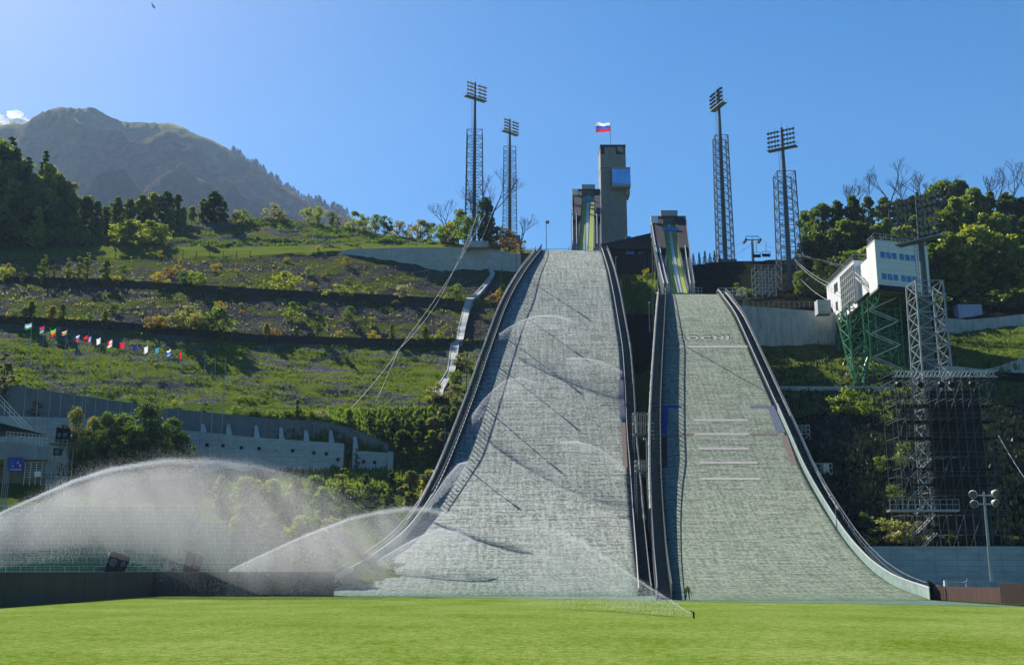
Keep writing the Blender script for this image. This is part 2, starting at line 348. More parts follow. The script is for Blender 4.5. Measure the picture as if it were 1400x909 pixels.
def build_terrain(name, spec, u0, u1, du, seed, label):
    us = np.arange(u0, u1+.1, du); rows = []; bands = []
    for s in spec:
        if s == 'step':
            prev = rows[-1]
            rows.append(prev+np.array([0, .45, 1.35])); bands.append(3)
            rows.append(prev+np.array([0, 4.2, 1.55])); bands[-1] = 3; bands.append(0)
            # face, ledge, then slope: fix band order
            continue
        if s in ('back', 'backr'):
            prev = rows[-1].copy(); k = 1+60/prev[:, 1]
            b = prev.copy(); b[:, 0] *= k; b[:, 1] += 60
            if s == 'back': b[:, 2] -= 12
            else:
                uu = us; b[:, 2] += np.clip((uu-1090)/80, -1, 1)*14-2
            rows.append(b); bands.append(2); continue
        tab, m = s; r = []
        for u in us:
            Y = lerp_tab(tab, u, 2)
            a = None
            # v may be None (ground level) or 'z1'
            def vv(e): 
                if e is None: return vq(Y, -CZ)
                if e == 'z1': return vq(Y, 1-CZ)
                return e
            tt = [(x[0], vv(x[1])) for x in tab]
            v = lerp_tab(tt, u, 1); p = P(u, v, Y)
            if tab[0][1] is None: p.z = 0
            r.append(p[:])
        rows.append(np.array(r)); bands.append(m)
    V = []; MI = []; grid = []
    for i in range(len(rows)-1):
        a, b = rows[i], rows[i+1]; d = np.linalg.norm(b-a, axis=1).mean(); n = max(1, int(d/1.0))
        if 2 < d < 6: n = 2
        for k in range(n):
            t = k/n; grid.append((a*(1-t)+b*t, bands[i] if (i < len(bands)) else 2, 0 if k == 0 else 1))
    grid.append((rows[-1], 2, 0))
    nc = len(us); verts = []
    for gi, (r, m, am) in enumerate(grid):
        for j in range(nc):
            x, y, z = r[j]
            if am:
                z += .9*noise.noise(Vector((x*.10, y*.10, seed)))+.45*noise.noise(Vector((x*.45, y*.45, seed)))+.22*noise.noise(Vector((x*1.3, y*1.3, seed)))
                y += .3*noise.noise(Vector((x*.3, z*.3, seed+9)))
            verts.append((x, y, z))
    faces = [(r*nc+j, r*nc+j+1, (r+1)*nc+j+1, (r+1)*nc+j) for r in range(len(grid)-1) for j in range(nc-1)]
    mi = np.array([grid[r][1] for r in range(len(grid)-1) for j in range(nc-1)])
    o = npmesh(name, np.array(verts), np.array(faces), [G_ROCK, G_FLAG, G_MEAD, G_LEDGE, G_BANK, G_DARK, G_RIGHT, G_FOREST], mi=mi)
    tag(o, kind='structure'); tag(o, label)
    TERR.append((verts, faces)); return o, rows, us
build_terrain('hillside', LEFT, -260, 800, 6, 1.7, 'terraced rocky hillside left of the ski jump')
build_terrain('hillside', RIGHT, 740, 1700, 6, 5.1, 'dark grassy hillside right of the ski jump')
av, af = [], []
for v_, f_ in TERR:
    n0 = len(av); av += v_; af += [tuple(i+n0 for i in f) for f in f_]
BVH = BVHTree.FromPolygons(av, af)
def hit(u, v):
    loc, nrm, idx, d = BVH.ray_cast(Vector((0, 0, CZ)), ray(u, v), 2000); return loc
def drop(x, y):
    loc, nrm, idx, d = BVH.ray_cast(Vector((x, y, 400)), Vector((0, 0, -1)), 2000)
    return loc.z if loc else 0.0
m = MB(); m.quad((-9000, -3000, -.06), (9000, -3000, -.06), (9000, 12000, -.06), (-9000, 12000, -.06))
tag(obj('ground', m, G_BANK), kind='structure')
# lawn
def gy(u): return lerp_tab([(-300, 70), (0, 113), (460, 113), (650, 107), (900, 95), (1150, 86), (1400, 79), (1700, 73)], u)
EDGE = [(-36, 30), (-36, 113), (-18, 113), (0, 104.5), (12.5, 95), (25, 87.5), (36, 79), (60, 62), (90, 45)]
m = MB(); top = [(x, y) for x, y in EDGE]
for (xa, ya), (xb, yb) in zip(top[1:-1], top[2:]):
    nseg = 6
    for k in range(nseg):
        x0 = xa+(xb-xa)*k/nseg; x1 = xa+(xb-xa)*(k+1)/nseg; y0 = ya+(yb-ya)*k/nseg; y1 = ya+(yb-ya)*(k+1)/nseg
        m.quad((x0, -30, .03), (x1, -30, .03), (x1, y1, .03), (x0, y0, .03))
m.quad((-36, -30, .03), (-36.01, -30, .03), (-36.01, 113, .03), (-36, 113, .03))
tag(obj('lawn', m, LAWN), kind='structure')

# ------------------------------------------------------------------ ski jump hills
class Hill: pass
def make_profile(y0, yt, s, yk, ye, se):
    def z(Y):
        if Y <= y0: return 0.
        a = .5*s/(yt-y0)*(min(Y, yt)-y0)**2
        if Y > yt: a += s*(min(Y, yk)-yt)
        if Y > yk: d = Y-yk; a += s*d-.5*(s-se)/(ye-yk)*d*d
        return a
    return z
def build_hill(label, y0, yt, s, yk, ye, se, ltab, rtab, mt, glab):
    h = Hill(); h.z = make_profile(y0, yt, s, yk, ye, se); h.y0, h.ye = y0, ye
    def edge(tab, Y):
        zp = h.z(Y)-CZ; v = vq(Y, zp); return XU(lerp_tab(tab, v), Y, zp)
    # smooth the traced edges
    ys = np.arange(y0, ye+.01, 1.0); L = np.array([edge(ltab, y) for y in ys]); Rr = np.array([edge(rtab, y) for y in ys])
    ker = np.ones(7)/7
    def sm(a): b = np.pad(a, 3, mode='reflect', reflect_type='odd'); return np.convolve(b, ker, 'valid')
    L, Rr = sm(L), sm(Rr); h.ys, h.L, h.R = ys, L, Rr
    h.left = lambda Y: float(np.interp(Y, ys, L)); h.right = lambda Y: float(np.interp(Y, ys, Rr))
    root = thing('ski_jump_hill', ((h.left(y0)+h.right(y0))/2, y0, 0), label, 'ski jump'); h.root = root
    nc = 25; V = []; UVs = []; arc = 0; pv = None
    for i, y in enumerate(ys):
        if i: arc += math.hypot(1, h.z(y)-h.z(y-1))
        for k in range(nc):
            x = L[i]+(Rr[i]-L[i])*k/(nc-1)
            zz = h.z(y)+.06
            V.append((x, y, zz)); UVs.append((x, arc))
    n = len(ys); Fc = [(i*nc+k, i*nc+k+1, (i+1)*nc+k+1, (i+1)*nc+k) for i in range(n-1) for k in range(nc-1)]
    nb = len(V)
    for i, y in enumerate(ys):
        V.append((L[i], y, h.z(y)-.9)); V.append((Rr[i], y, h.z(y)-.9)); UVs += [(0, 0), (0, 0)]
    for i in range(n-1):
        Fc.append((i*nc, (i+1)*nc, nb+2*(i+1), nb+2*i)); Fc.append((i*nc+nc-1, nb+2*i+1, nb+2*(i+1)+1, (i+1)*nc+nc-1))
        Fc.append((nb+2*i, nb+2*(i+1), nb+2*(i+1)+1, nb+2*i+1))
    me = bpy.data.meshes.new('landing_slope'); o0 = org(root)
    me.from_pydata([(a-o0.x, b-o0.y, c-o0.z) for a, b, c in V], [], Fc); me.materials.append(mt); me.materials.append(CONC)
    mi = [0]*((n-1)*(nc-1))+[1]*(3*(n-1)); me.polygons.foreach_set('material_index', mi)
    uvl = me.uv_layers.new(name='UVMap'); li = np.zeros(len(me.loops), dtype=np.int32); me.loops.foreach_get('vertex_index', li)
    uvl.data.foreach_set('uv', np.array(UVs, dtype=np.float32)[li].ravel())
    me.polygons.foreach_set('use_smooth', [i < (n-1)*(nc-1) for i in range(len(me.polygons))]); me.update()
    o = bpy.data.objects.new('landing_slope', me); col.objects.link(o); o.parent = root; ORG[o.name] = o0; h.slope = o
    return h
def yv(h, v):
    lo, hi = h.y0, h.ye
    for _ in range(40):
        mid = (lo+hi)/2
        if vq(mid, h.z(mid)-CZ) > v: lo = mid
        else: hi = mid
    return (lo+hi)/2
def on(h, u, v, dz=.1):
    Y = yv(h, v); zp = h.z(Y)-CZ; return Vector((XU(u, Y, zp), Y, h.z(Y)+dz))
H1L = [(340, 742), (350, 737), (369, 722), (400, 703), (425, 691), (487, 669), (544, 650), (600, 629), (650, 609), (696, 586), (739, 553), (772, 508), (790, 478), (800, 456), (816, 440)]
H1R = [(340, 821), (348, 824), (370, 831), (401, 838), (478, 851), (538, 855), (597, 857), (640, 861), (703, 865), (768, 870), (816, 873)]
H2L = [(400, 911), (404, 911), (440, 909), (514, 905), (573, 903), (647, 904), (704, 907), (763, 912), (800, 917), (820, 920)]
H2R = [(395, 977), (399, 980), (433, 1005), (475, 1024), (540, 1053), (594, 1077), (650, 1101), (700, 1130), (742, 1157), (770, 1181), (790, 1203), (808, 1235), (819, 1272)]
hA = build_hill('larger left ski jump landing slope with wet grey matting and sprinklers running', 112, 162, .80, 205, 240, .30, H1L, H1R, MAT1, '')
hB = build_hill('smaller right ski jump landing slope with dry green-grey matting and white distance lines', 96, 141, .76, 168, 195, .30, H2L, H2R, MAT2, '')

def barrier(h, side, yb, ytop, label, board, picket, y_glass, wwid=1.35, grass_h=1.05):
    sg = -1 if side == 'L' else 1; e = h.left if side == 'L' else h.right
    ys = np.arange(yb, ytop+.01, 1.0)
    def pt(y, off, dz): return Vector((e(y)+sg*off, y, h.z(y)+dz))
    root = thing('slope_barrier', pt(yb, .6, 0), label, 'barrier', 'barriers with stairs along the landing slopes')
    def strip(name, o0, o1, z0, z1, a, b, mt, step=1.0):
        m = MB(); yy = np.arange(a, b+.01, step)
        for y0, y1 in zip(yy[:-1], yy[1:]):
            m.prism([pt(y0, o0, z0), pt(y0, o1, z0), pt(y1, o1, z0), pt(y1, o0, z0), pt(y0, o0, z1), pt(y0, o1, z1), pt(y1, o1, z1), pt(y1, o0, z1)] if sg > 0 else
                    [pt(y0, o1, z0), pt(y0, o0, z0), pt(y1, o0, z0), pt(y1, o1, z0), pt(y0, o1, z1), pt(y0, o0, z1), pt(y1, o0, z1), pt(y1, o1, z1)])
        return obj(name, m, mt, root)
    if y_glass > yb: strip('glass_panel', 0, .06, -.2, grass_h, yb, min(y_glass, ytop), PGLASS)
    if y_glass < ytop: strip('board', 0, .08, -.2, board, max(y_glass, yb), ytop, DARKCLAD)
    m = MB()
    for y0, y1 in zip(ys[:-1], ys[1:]):
        hb = grass_h if y0 < y_glass else board
        m.bar(pt(y0, .03, hb+.03), pt(y1, .03, hb+.03), .075)
    obj('inner_rail', m, STEELP, root)
    if picket:
        m = MB(); y = max(y_glass, yb)
        while y < ytop:
            m.bar(pt(y, .04, board), pt(y, .04, board+picket), .07, 4); y += .9
        for y0, y1 in zip(ys[:-1], ys[1:]):
            if y0 >= y_glass: m.bar(pt(y0, .04, board+picket), pt(y1, .04, board+picket), .045, 4)
        obj('picket_rail', m, STEELD, root)
    m = MB(); y = yb                           # stair treads
    while y < ytop:
        zz = h.z(y)-.05
        m.prism([pt(y, .12, -.45), pt(y, wwid, -.45), pt(y+.42, wwid, -.45), pt(y+.42, .12, -.45)][::1]+[(pt(y, .12, 0).x, y, zz), (pt(y, wwid, 0).x, y, zz), (pt(y+.42, wwid, 0).x, y+.42, zz), (pt(y+.42, .12, 0).x, y+.42, zz)]); y += .8
    obj('stairs', m, STEELD, root)
    strip('stair_beam', wwid, wwid+.12, -1.3, .1, yb, ytop, DARKCLAD)
    m = MB(); y = yb
    while y < ytop:
        m.bar(pt(y, wwid, 0), pt(y, wwid, 1.05), .035, 4); y += 2
    for y0, y1 in zip(ys[:-1], ys[1:]):
        m.bar(pt(y0, wwid, 1.05), pt(y1, wwid, 1.05), .05); m.bar(pt(y0, wwid, .55), pt(y1, wwid, .55), .03)
    obj('handrail', m, STEEL, root)
    m = MB()                                        # net rolled along the outside rail
    for y0, y1 in zip(ys[:-1], ys[1:]):
        if y0 > h.y0+32: m.bar(pt(y0, wwid+.12, .25+.06*random.random()), pt(y1, wwid+.12, .25+.06*random.random()), .17+.05*random.random(), 6)
    if m.v: obj('rolled_net', m, mat('rolled_net', (.42, .42, .38), (.18, .18, .16), 5, .9), root)
    y = max(yb+8, h.y0+20); k = 0
    while y < ytop-2:                             # supports down to the hillside
        p = pt(y, wwid*.7, -.8); q = Vector((p.x, p.y, drop(p.x, p.y)-.4))
        if q.z < p.z-.3:
            mm = MB(); mm.bar(q, p, .22, 6); mm.bar(q+Vector((0, 3, 1.5)), p, .09, 4); obj('support_leg', mm, STEELD, root)
        y += 9; k += 1
    return root
NETM = None
barrier(hA, 'L', 122, 241, 'barrier and stairs on the left edge of the larger slope, pale glass at its foot', .8, .8, 150)
barrier(hA, 'R', 113, 241, 'dark barrier and stairs on the right edge of the larger slope', .75, 0, 113)
barrier(hB, 'L', 97, 196, 'dark barrier and stairs on the left edge of the smaller slope', .95, .45, 97)
barrier(hB, 'R', 97, 196, 'curving barrier with pale green panels on the right edge of the smaller slope', .8, 0, 150)

def surf_patch(h, pts, mt, name='marking', dz=.08, thick=.0):
    """pts: pixel rows [(v, u0, u1), ...] laid on the slope"""
    m = MB(); rows = []
    for (va, a0, a1), (vb, b0, b1) in zip(pts[:-1], pts[1:]):
        n = max(1, int(abs(vb-va)/5))
        for k in range(n+1):
            t = k/n; rows.append((va+(vb-va)*t, a0+(b0-a0)*t, a1+(b1-a1)*t))
    for r0, r1 in zip(rows[:-1], rows[1:]):
        nx = 6
        for k in range(nx):
            f0, f1 = k/nx, (k+1)/nx
            m.quad(on(h, r0[1]+(r0[2]-r0[1])*f0, r0[0], dz), on(h, r0[1]+(r0[2]-r0[1])*f1, r0[0], dz), on(h, r1[1]+(r1[2]-r1[1])*f1, r1[0], dz), on(h, r1[1]+(r1[2]-r1[1])*f0, r1[0], dz))
    return obj(name, m, mt, h.root)
surf_patch(hB, [(595, 905, 912), (555, 906, 914)], PBLUE, 'blue_edge_mark')
surf_patch(hB, [(640, 905.5, 912), (597, 905, 912)], PRED, 'red_edge_mark')
surf_patch(hB, [(592, 1062, 1074), (555, 1049, 1058)], PFAINTB, 'blue_edge_mark')
surf_patch(hB, [(636, 1082, 1090), (596, 1068, 1076)], PFAINTR, 'red_edge_mark')
surf_patch(hA, [(574, 848, 855), (520, 845, 852)], PFAINTB, 'blue_edge_mark')
surf_patch(hA, [(640, 852, 858), (578, 849, 855)], PFAINTR, 'red_edge_mark')
for v_, a, b, mm in ((575, 948, 1023, PWHITE), (594, 950, 1024, PWHITE), (614, 955, 1024, PWHITE), (633, 957, 1036, PWHITE), (655, 960, 1040, PWHITE), (556.5, 906, 931, PBLUE), (556.5, 1025, 1050, PFAINTB), (594, 1026, 1062, PFAINTR), (594, 928, 948, PFAINTR), (474.5, 928, 1022, PWHITE)):
    surf_patch(hB, [(v_+1.5, a, b), (v_-1.5, a, b)], mm, 'distance_line')
# lettering on the matting
def text_mesh(txt, bold=.02):
    cu = bpy.data.curves.new('t', 'FONT'); cu.body = txt; cu.offset = bold; cu.resolution_u = 3; cu.space_character = 1.25
    to = bpy.data.objects.new('t', cu); col.objects.link(to); dg = bpy.context.evaluated_depsgraph_get()
    me = bpy.data.meshes.new_from_object(to.evaluated_get(dg)); vs_ = [tuple(v.co) for v in me.vertices]; fs = [tuple(p.vertices) for p in me.polygons]
    bpy.data.objects.remove(to); bpy.data.curves.remove(cu); bpy.data.meshes.remove(me)
    xs = [v[0] for v in vs_]; ysx = [v[1] for v in vs_]; x0, x1, y0, y1 = min(xs), max(xs), min(ysx), max(ysx)
    return [((v[0]-x0)/(x1-x0), (v[1]-y0)/(y1-y0)) for v in vs_], fs
tv, tf = text_mesh('SOCHI', .04)
for nm_, du, dv, mm, dz in (('lettering', 0, 0, PWHITE, .088), ('lettering_shade', .6, -1.3, PDARK, .076)):
    m = MB(); m.add([on(hB, 927+du+x*70, 465.5+dv-y*6.2, dz) for x, y in tv], tf); obj(nm_, m, mm, hB.root)
# green apron of matting at the foot
m = MB(); pts = [(-19.5, 113.02), (-10, 109), (0, 104.52), (12.5, 95.02), (25, 87.52), (36, 79.02)]
for (xa, ya), (xb, yb) in zip(pts[:-1], pts[1:]):
    n = 10
    for k in range(n):
        x0 = xa+(xb-xa)*k/n; x1 = xa+(xb-xa)*(k+1)/n; y0 = ya+(yb-ya)*k/n; y1 = ya+(yb-ya)*(k+1)/n
        m.quad((x0, y0, .045), (x1, y1, .045), (x1, 113.5, .045), (x0, 113.5, .045))
APR = mat('green_apron_matting', (.16, .26, .18), (.02, .06, .045), .8, .8, bump=1, bd=.2, st=(.5, 3, 1), fine=2)
tag(obj('outrun_matting', m, APR), 'green matting strip between the lawn and the slopes', 'matting', kind='structure')

# ------------------------------------------------------------------ retaining walls and fences on the hillside
def strip_wall(name, pts, hts, thick, mt, parent=None, down=1.0):
    """wall along pts (base points), heights hts, thickness backwards"""
    m = MB()
    for (a, b, ha, hb) in zip(pts[:-1], pts[1:], hts[:-1], hts[1:]):
        d = Vector((b.x-a.x, b.y-a.y, 0)).normalized(); n = Vector((-d.y, d.x, 0))*thick
        z = Vector((0, 0, 1))
        m.prism([a-z*down, b-z*down, b+n-z*down, a+n-z*down, a+z*ha, b+z*hb, b+n+z*hb, a+n+z*ha])
    return obj(name, m, mt, parent)
def sample(tab, u0, u1, du, dY=0, dz=0):
    out = []; u = u0
    while u <= u1+.01:
        p = P(u, lerp_tab(tab, u, 1), lerp_tab(tab, u, 2)); p.y += dY; p.z += dz; out.append(p); u += du
    return out
C3 = LEFT[6][0]; C5 = LEFT[8][0]; C7 = LEFT[10][0]
for tab, lab in ((C3, 'long dark timber retaining fence above the striped grass slope behind the flagpoles'), (C5, 'long dark timber retaining fence halfway up the rocky hillside')):
    pts = sample(tab, -250, 628, 8, -.12, -.1)
    rt = thing('retaining_fence', pts[0], lab, 'retaining wall')
    strip_wall('boards', pts, [1.7]*len(pts), .22, WOODD, rt)
    for p in pts[::2]: m = MB(); m.box((p.x, p.y-.12, p.z+.8), (.16, .12, 2.2)); obj('post', m, WOODD, rt)
def post_fence(pts, h, lab, rails=(.5, .95), r=.06, mt=WOODD):
    rt = thing('post_fence', pts[0], lab, 'fence')
    for i, p in enumerate(pts):
        m = MB(); m.bar(p-Vector((0, 0, .4)), p+Vector((0, 0, h)), r, 5); obj('post', m, mt, rt)
    m = MB()
    for a, b in zip(pts[:-1], pts[1:]):
        for f in rails: m.bar(a+Vector((0, 0, h*f)), b+Vector((0, 0, h*f)), r*.3, 4)
    obj('wires', m, mt, rt); return rt
post_fence([hit(u, 353.0-(0 if u < 300 else (u-300)*.02)) or P(u, 352, 278) for u in np.arange(-8, 356, 18.4)], 1.9, 'row of dark wooden fence posts along the upper grassy terrace', (.5, .9), .09)
post_fence([P(u, lerp_tab(LEFT[13][0], u, 1)+1, 319) for u in np.arange(352, 480, 13)], 1.9, 'thin post fence on the skyline ridge left of the light towers', (.5, .95), .06)

# two-storey retaining wall behind the flagpoles
WT = C['walltop']; us = list(np.arange(-250, 531, 12))+[531]
rt = thing('retaining_wall', P(350, 620, 172), 'long curved two-tier concrete retaining wall, dark above and pale below', 'retaining wall')
top = [P(u, lerp_tab(WT, u, 1), lerp_tab(WT, u, 2)) for u in us]
ledv = [(-250, 560), (120, 572), (254, 588), (350, 598), (471, 606), (472, 614.5), (531, 619)]
led = [P(u, lerp_tab(ledv, u), lerp_tab(WT, u, 2)-1.6) for u in us]
m = MB(); ml = MB()
for i in range(len(us)-1):
    a, b = top[i], top[i+1]; la, lb = led[i], led[i+1]
    m.prism([(a.x, a.y, la.z-1), (b.x, b.y, lb.z-1), (b.x, b.y+.7, lb.z-1), (a.x, a.y+.7, la.z-1), a, b, (b.x, b.y+.7, b.z), (a.x, a.y+.7, a.z)])
    if us[i] >= 470 and us[i] < 472: continue
    za = la.z-9; ml.prism([(la.x, la.y, za), (lb.x, lb.y, lb.z-9), (lb.x, lb.y+1.5, lb.z-9), (la.x, la.y+1.5, za), la, (lb.x, lb.y, lb.z if us[i+1] != 531 or True else 0), (lb.x, lb.y+1.5, lb.z), (la.x, la.y+1.5, la.z)])
obj('upper_wall', m, CONC_UP, rt); obj('lower_wall', ml, CONC_LO, rt)
for u, vt, vb in ((277, 579, 590), (312, 579, 594), (350, 581, 598), (384, 584, 602), (418, 588, 604), (452, 588, 606), (485, 597, 616)):
    Y = lerp_tab(WT, u, 2); a = P(u, vt, Y-.15); b = P(u+1.5, vb, Y-1.3); m = MB()
    m.prism([(a.x-.25, a.y, b.z-.5), (a.x+.25, a.y, b.z-.5), (b.x+.45, b.y-.1, b.z-.5), (b.x-.45, b.y-.1, b.z-.5), (a.x-.25, a.y, a.z), (a.x+.25, a.y, a.z), (b.x+.45, b.y, b.z+.1), (b.x-.45, b.y, b.z+.1)])
    obj('buttress', m, CONC_S, rt)
for u, v in ((260, 611), (283, 608), (305, 609), (330, 612), (354, 613), (429, 619), (446, 620), (462, 628), (497, 631), (512, 632), (400, 616)):
    Y = lerp_tab(WT, u, 2)-1.62; p = P(u, v, Y); m = MB(); m.box(p, (.5, .12, .5)); obj('drain_opening', m, BLACK, rt)
p = P(534, 633, 174); m = MB(); m.box((p.x, p.y+.4, p.z), (.8, 1.4, 3.6)); obj('end_pier', m, CONC_S, rt)

# concrete wall under the left light towers
rt = thing('retaining_wall', P(600, 366, 270), 'pale blue-grey concrete retaining wall below the two left light towers', 'retaining wall')
u_ = list(np.arange(464, 748, 8)); tv_ = [(464, 346), (475, 340.5), (560, 338.5), (666, 338.5), (700, 346), (748, 352)]
bv_ = [(464, 347), (500, 351), (560, 361), (603, 369), (700, 369), (748, 369)]
m = MB(); prev = None
for u in u_:
    Y = lerp_tab(C7, u, 2)-.6; a = P(u, lerp_tab(bv_, u), Y); t_ = P(u, lerp_tab(tv_, u), Y); b2 = Vector((t_.x, t_.y+.7, t_.z))
    if prev: m.prism([(prev[0].x, prev[0].y, prev[0].z-3), (a.x, a.y, a.z-3), (a.x, a.y+.7, a.z-3), (prev[0].x, prev[0].y+.7, prev[0].z-3), prev[1], t_, b2, prev[2]])
    prev = (a, t_, b2)
obj('wall', m, CONC_LO, rt)
p = P(660, 336, 266.5); m = MB(); m.box((p.x-1.5, p.y, p.z), (6, 3, 1.6)); obj('tower_footing', m, CONC_S, rt)
# drainage chute
cp_ = [(666, 346, 1.0), (667, 362, 2.5), (674, 378, 3.8), (664, 392, 4.6), (652, 406, 6), (642, 412, 9), (637, 430, 8), (632, 450, 7.5), (629, 468, 7), (622, 474, 9.5), (620, 490, 9), (617, 510, 8.5), (608, 525, 8), (600, 537, 11), (597, 548, 12)]
m = MB(); me_ = MB(); prev = None
for k in range(len(cp_)-1):
    (u0, v0, w0), (u1, v1, w1) = cp_[k], cp_[k+1]
    for j in range(4):
        t_ = j/4; u, v, w = u0+(u1-u0)*t_, v0+(v1-v0)*t_, w0+(w1-w0)*t_
        c = hit(u, v)
        if not c: continue
        wx = w*1.0*c.y/F; a = Vector((c.x-wx/2-.1, c.y-.3, c.z+.55)); b = Vector((c.x+wx/2+.1, c.y-.3, c.z+.55))
        if prev:
            m.quad(prev[0], prev[1], b, a); m.quad(prev[0]-Vector((0, 0, 1.5)), prev[0], a, a-Vector((0, 0, 1.5))); m.quad(prev[1], prev[1]-Vector((0, 0, 1.5)), b-Vector((0, 0, 1.5)), b)
            me_.bar(prev[0], a, .13); me_.bar(prev[1], b, .13)
        prev = (a, b)
rt = thing('drainage_chute', hit(600, 540), 'pale concrete drainage chute running down the hillside from the tower wall', 'drain')
obj('channel', m, CONC_S, rt); obj('kerbs', me_, CONC_S, rt)

# right-hand concrete walls
def pix_wall(lab, rows, Y, mt, thick=.6, down=1.5, name='retaining_wall', cat='retaining wall'):
    m = MB(); pr = None; o0 = None
    for u, vt, vb in rows:
        yy = Y(u) if callable(Y) else Y
        t_ = P(u, vt, yy); b = P(u, vb, yy); b.z -= down
        if pr: m.prism([pr[1], b, b+Vector((0, thick, 0)), pr[1]+Vector((0, thick, 0)), pr[0], t_, t_+Vector((0, thick, 0)), pr[0]+Vector((0, thick, 0))])
        else: o0 = b
        pr = (t_, b)
    return tag(obj(name, m, mt), lab, cat)
pix_wall('streaked grey concrete retaining wall between the smaller slope and the judges tower', [(1010, 418, 470), (1060, 421, 471), (1100, 424, 472), (1150, 428, 473)], 195.6, CONC_S)
pix_wall('stained concrete wall on the hillside behind the near light tower, upper of two', [(1285, 434, 454), (1320, 437, 455), (1360, 434, 453), (1405, 429, 449), (1480, 420, 445)], 195.5, CONC_S)
pix_wall('stained concrete wall on the hillside behind the scaffold, lower of two', [(1288, 500, 530), (1310, 501, 530), (1345, 505, 526), (1365, 501, 523), (1402, 487, 520), (1460, 472, 520)], 170.4, CONC_S)
pix_wall('narrow concrete kerb below the green legs of the judges tower', [(1000, 527, 531), (1110, 528, 531), (1222, 528, 531)], 167.6, CONC_S, 1.2, .4, 'concrete_kerb', 'kerb')
pix_wall('tall blue-grey panelled concrete wall behind the right end of the smaller slope', [(1168, 746.5, 806), (1270, 746.5, 806), (1400, 746.5, 806), (1600, 746.5, 806)], 120.8, CONC_LO, .6, .3)
pix_wall('low concrete parapet behind the brown timber fence', [(1292, 793.5, 815), (1367, 794.5, 815), (1402, 795.5, 815), (1500, 797, 815)], 101, CONC_S, .4, .3, 'parapet', 'wall')

# field boundary walls
def vertical_boards(name, c, c2):
    return mat(name, c, c2, .9, .8, bump=.5, st=(3.5, 3.5, .08))
BOARDL = vertical_boards('dark_rubber_boards', (.075, .08, .075), (.04, .043, .04)); BOARDR = vertical_boards('red_brown_boards', (.13, .075, .062), (.06, .035, .03)); BOARDR2 = vertical_boards('dark_brown_boards', (.035, .017, .015), (.016, .009, .008))
m = MB(); m.bb(-36.4, -36.05, 35, 113.4, 0, 2.38); rt = thing('field_wall', (-36, 113, 0), 'long dark padded wall along the left side and corner of the grass field', 'wall')
obj('side_panels', m, BOARDL, rt); m = MB(); m.bb(-36.05, -17.9, 113.05, 113.4, 0, 2.38); obj('end_panels', m, BOARDL, rt)
m = MB(); m.bb(-36.5, -17.85, 112.98, 113.5, 2.38, 2.44); m.bb(-36.5, -36.0, 35, 112.98, 2.38, 2.44); obj('coping', m, STEELD, rt)
fl = [(1271, 800, 99), (1292, 801, 97), (1330, 802, 93), (1367, 803, 89)]
m = MB(); pr = None
for u, v, Y in fl:
    t_ = P(u, v, Y); b = Vector((t_.x, Y, .05)); q = (t_, b)
    if pr:
        n = 14
        for k in range(n):
            a0 = pr[1].lerp(b, k/n); a1 = pr[1].lerp(b, (k+.93)/n); z0 = pr[0].z+(t_.z-pr[0].z)*k/n
            d = Vector((0, .07, 0)); m.prism([a0, a1, a1+d, a0+d, (a0.x, a0.y, z0), (a1.x, a1.y, z0), (a1.x, a1.y+.07, z0), (a0.x, a0.y+.07, z0)])
    pr = q
tag(obj('timber_fence', m, BOARDR), 'low red-brown timber board fence at the foot of the smaller slope', 'fence')
m = MB(); a = P(1367.5, 797, 88.5); b = P(1440, 798, 80); n = 30
for k in range(n):
    p0 = a.lerp(b, k/n); p1 = a.lerp(b, (k+.94)/n); m.prism([(p0.x, p0.y, .05), (p1.x, p1.y, .05), (p1.x, p1.y+.08, .05), (p0.x, p0.y+.08, .05), p0, p1, (p1.x, p1.y+.08, p1.z), (p0.x, p0.y+.08, p0.z)])
tag(obj('timber_fence', m, BOARDR2), 'taller dark brown timber fence at the right edge of the picture', 'fence')
p = P(1292, 793, 99.5); m = MB(); m.bb(p.x-.1, p.x+.1, p.y-.1, p.y+.1, 0, p.z); tag(obj('white_post', m, WHITE), 'short white post at the end of the brown fence', 'post')
p = P(1277, 793, 98.5); m = MB(); m.prism([(p.x-.5, p.y, .1), (p.x+.5, p.y, .1), (p.x+.5, p.y+.5, .1), (p.x-.5, p.y+.5, .1), (p.x-.5, p.y, p.z), (p.x+.3, p.y, p.z-.5), (p.x+.3, p.y+.5, p.z-.5), (p.x-.5, p.y+.5, p.z)])
tag(obj('end_block', m, BLACK), 'small dark slanted block where the right barrier meets the brown fence', 'block')

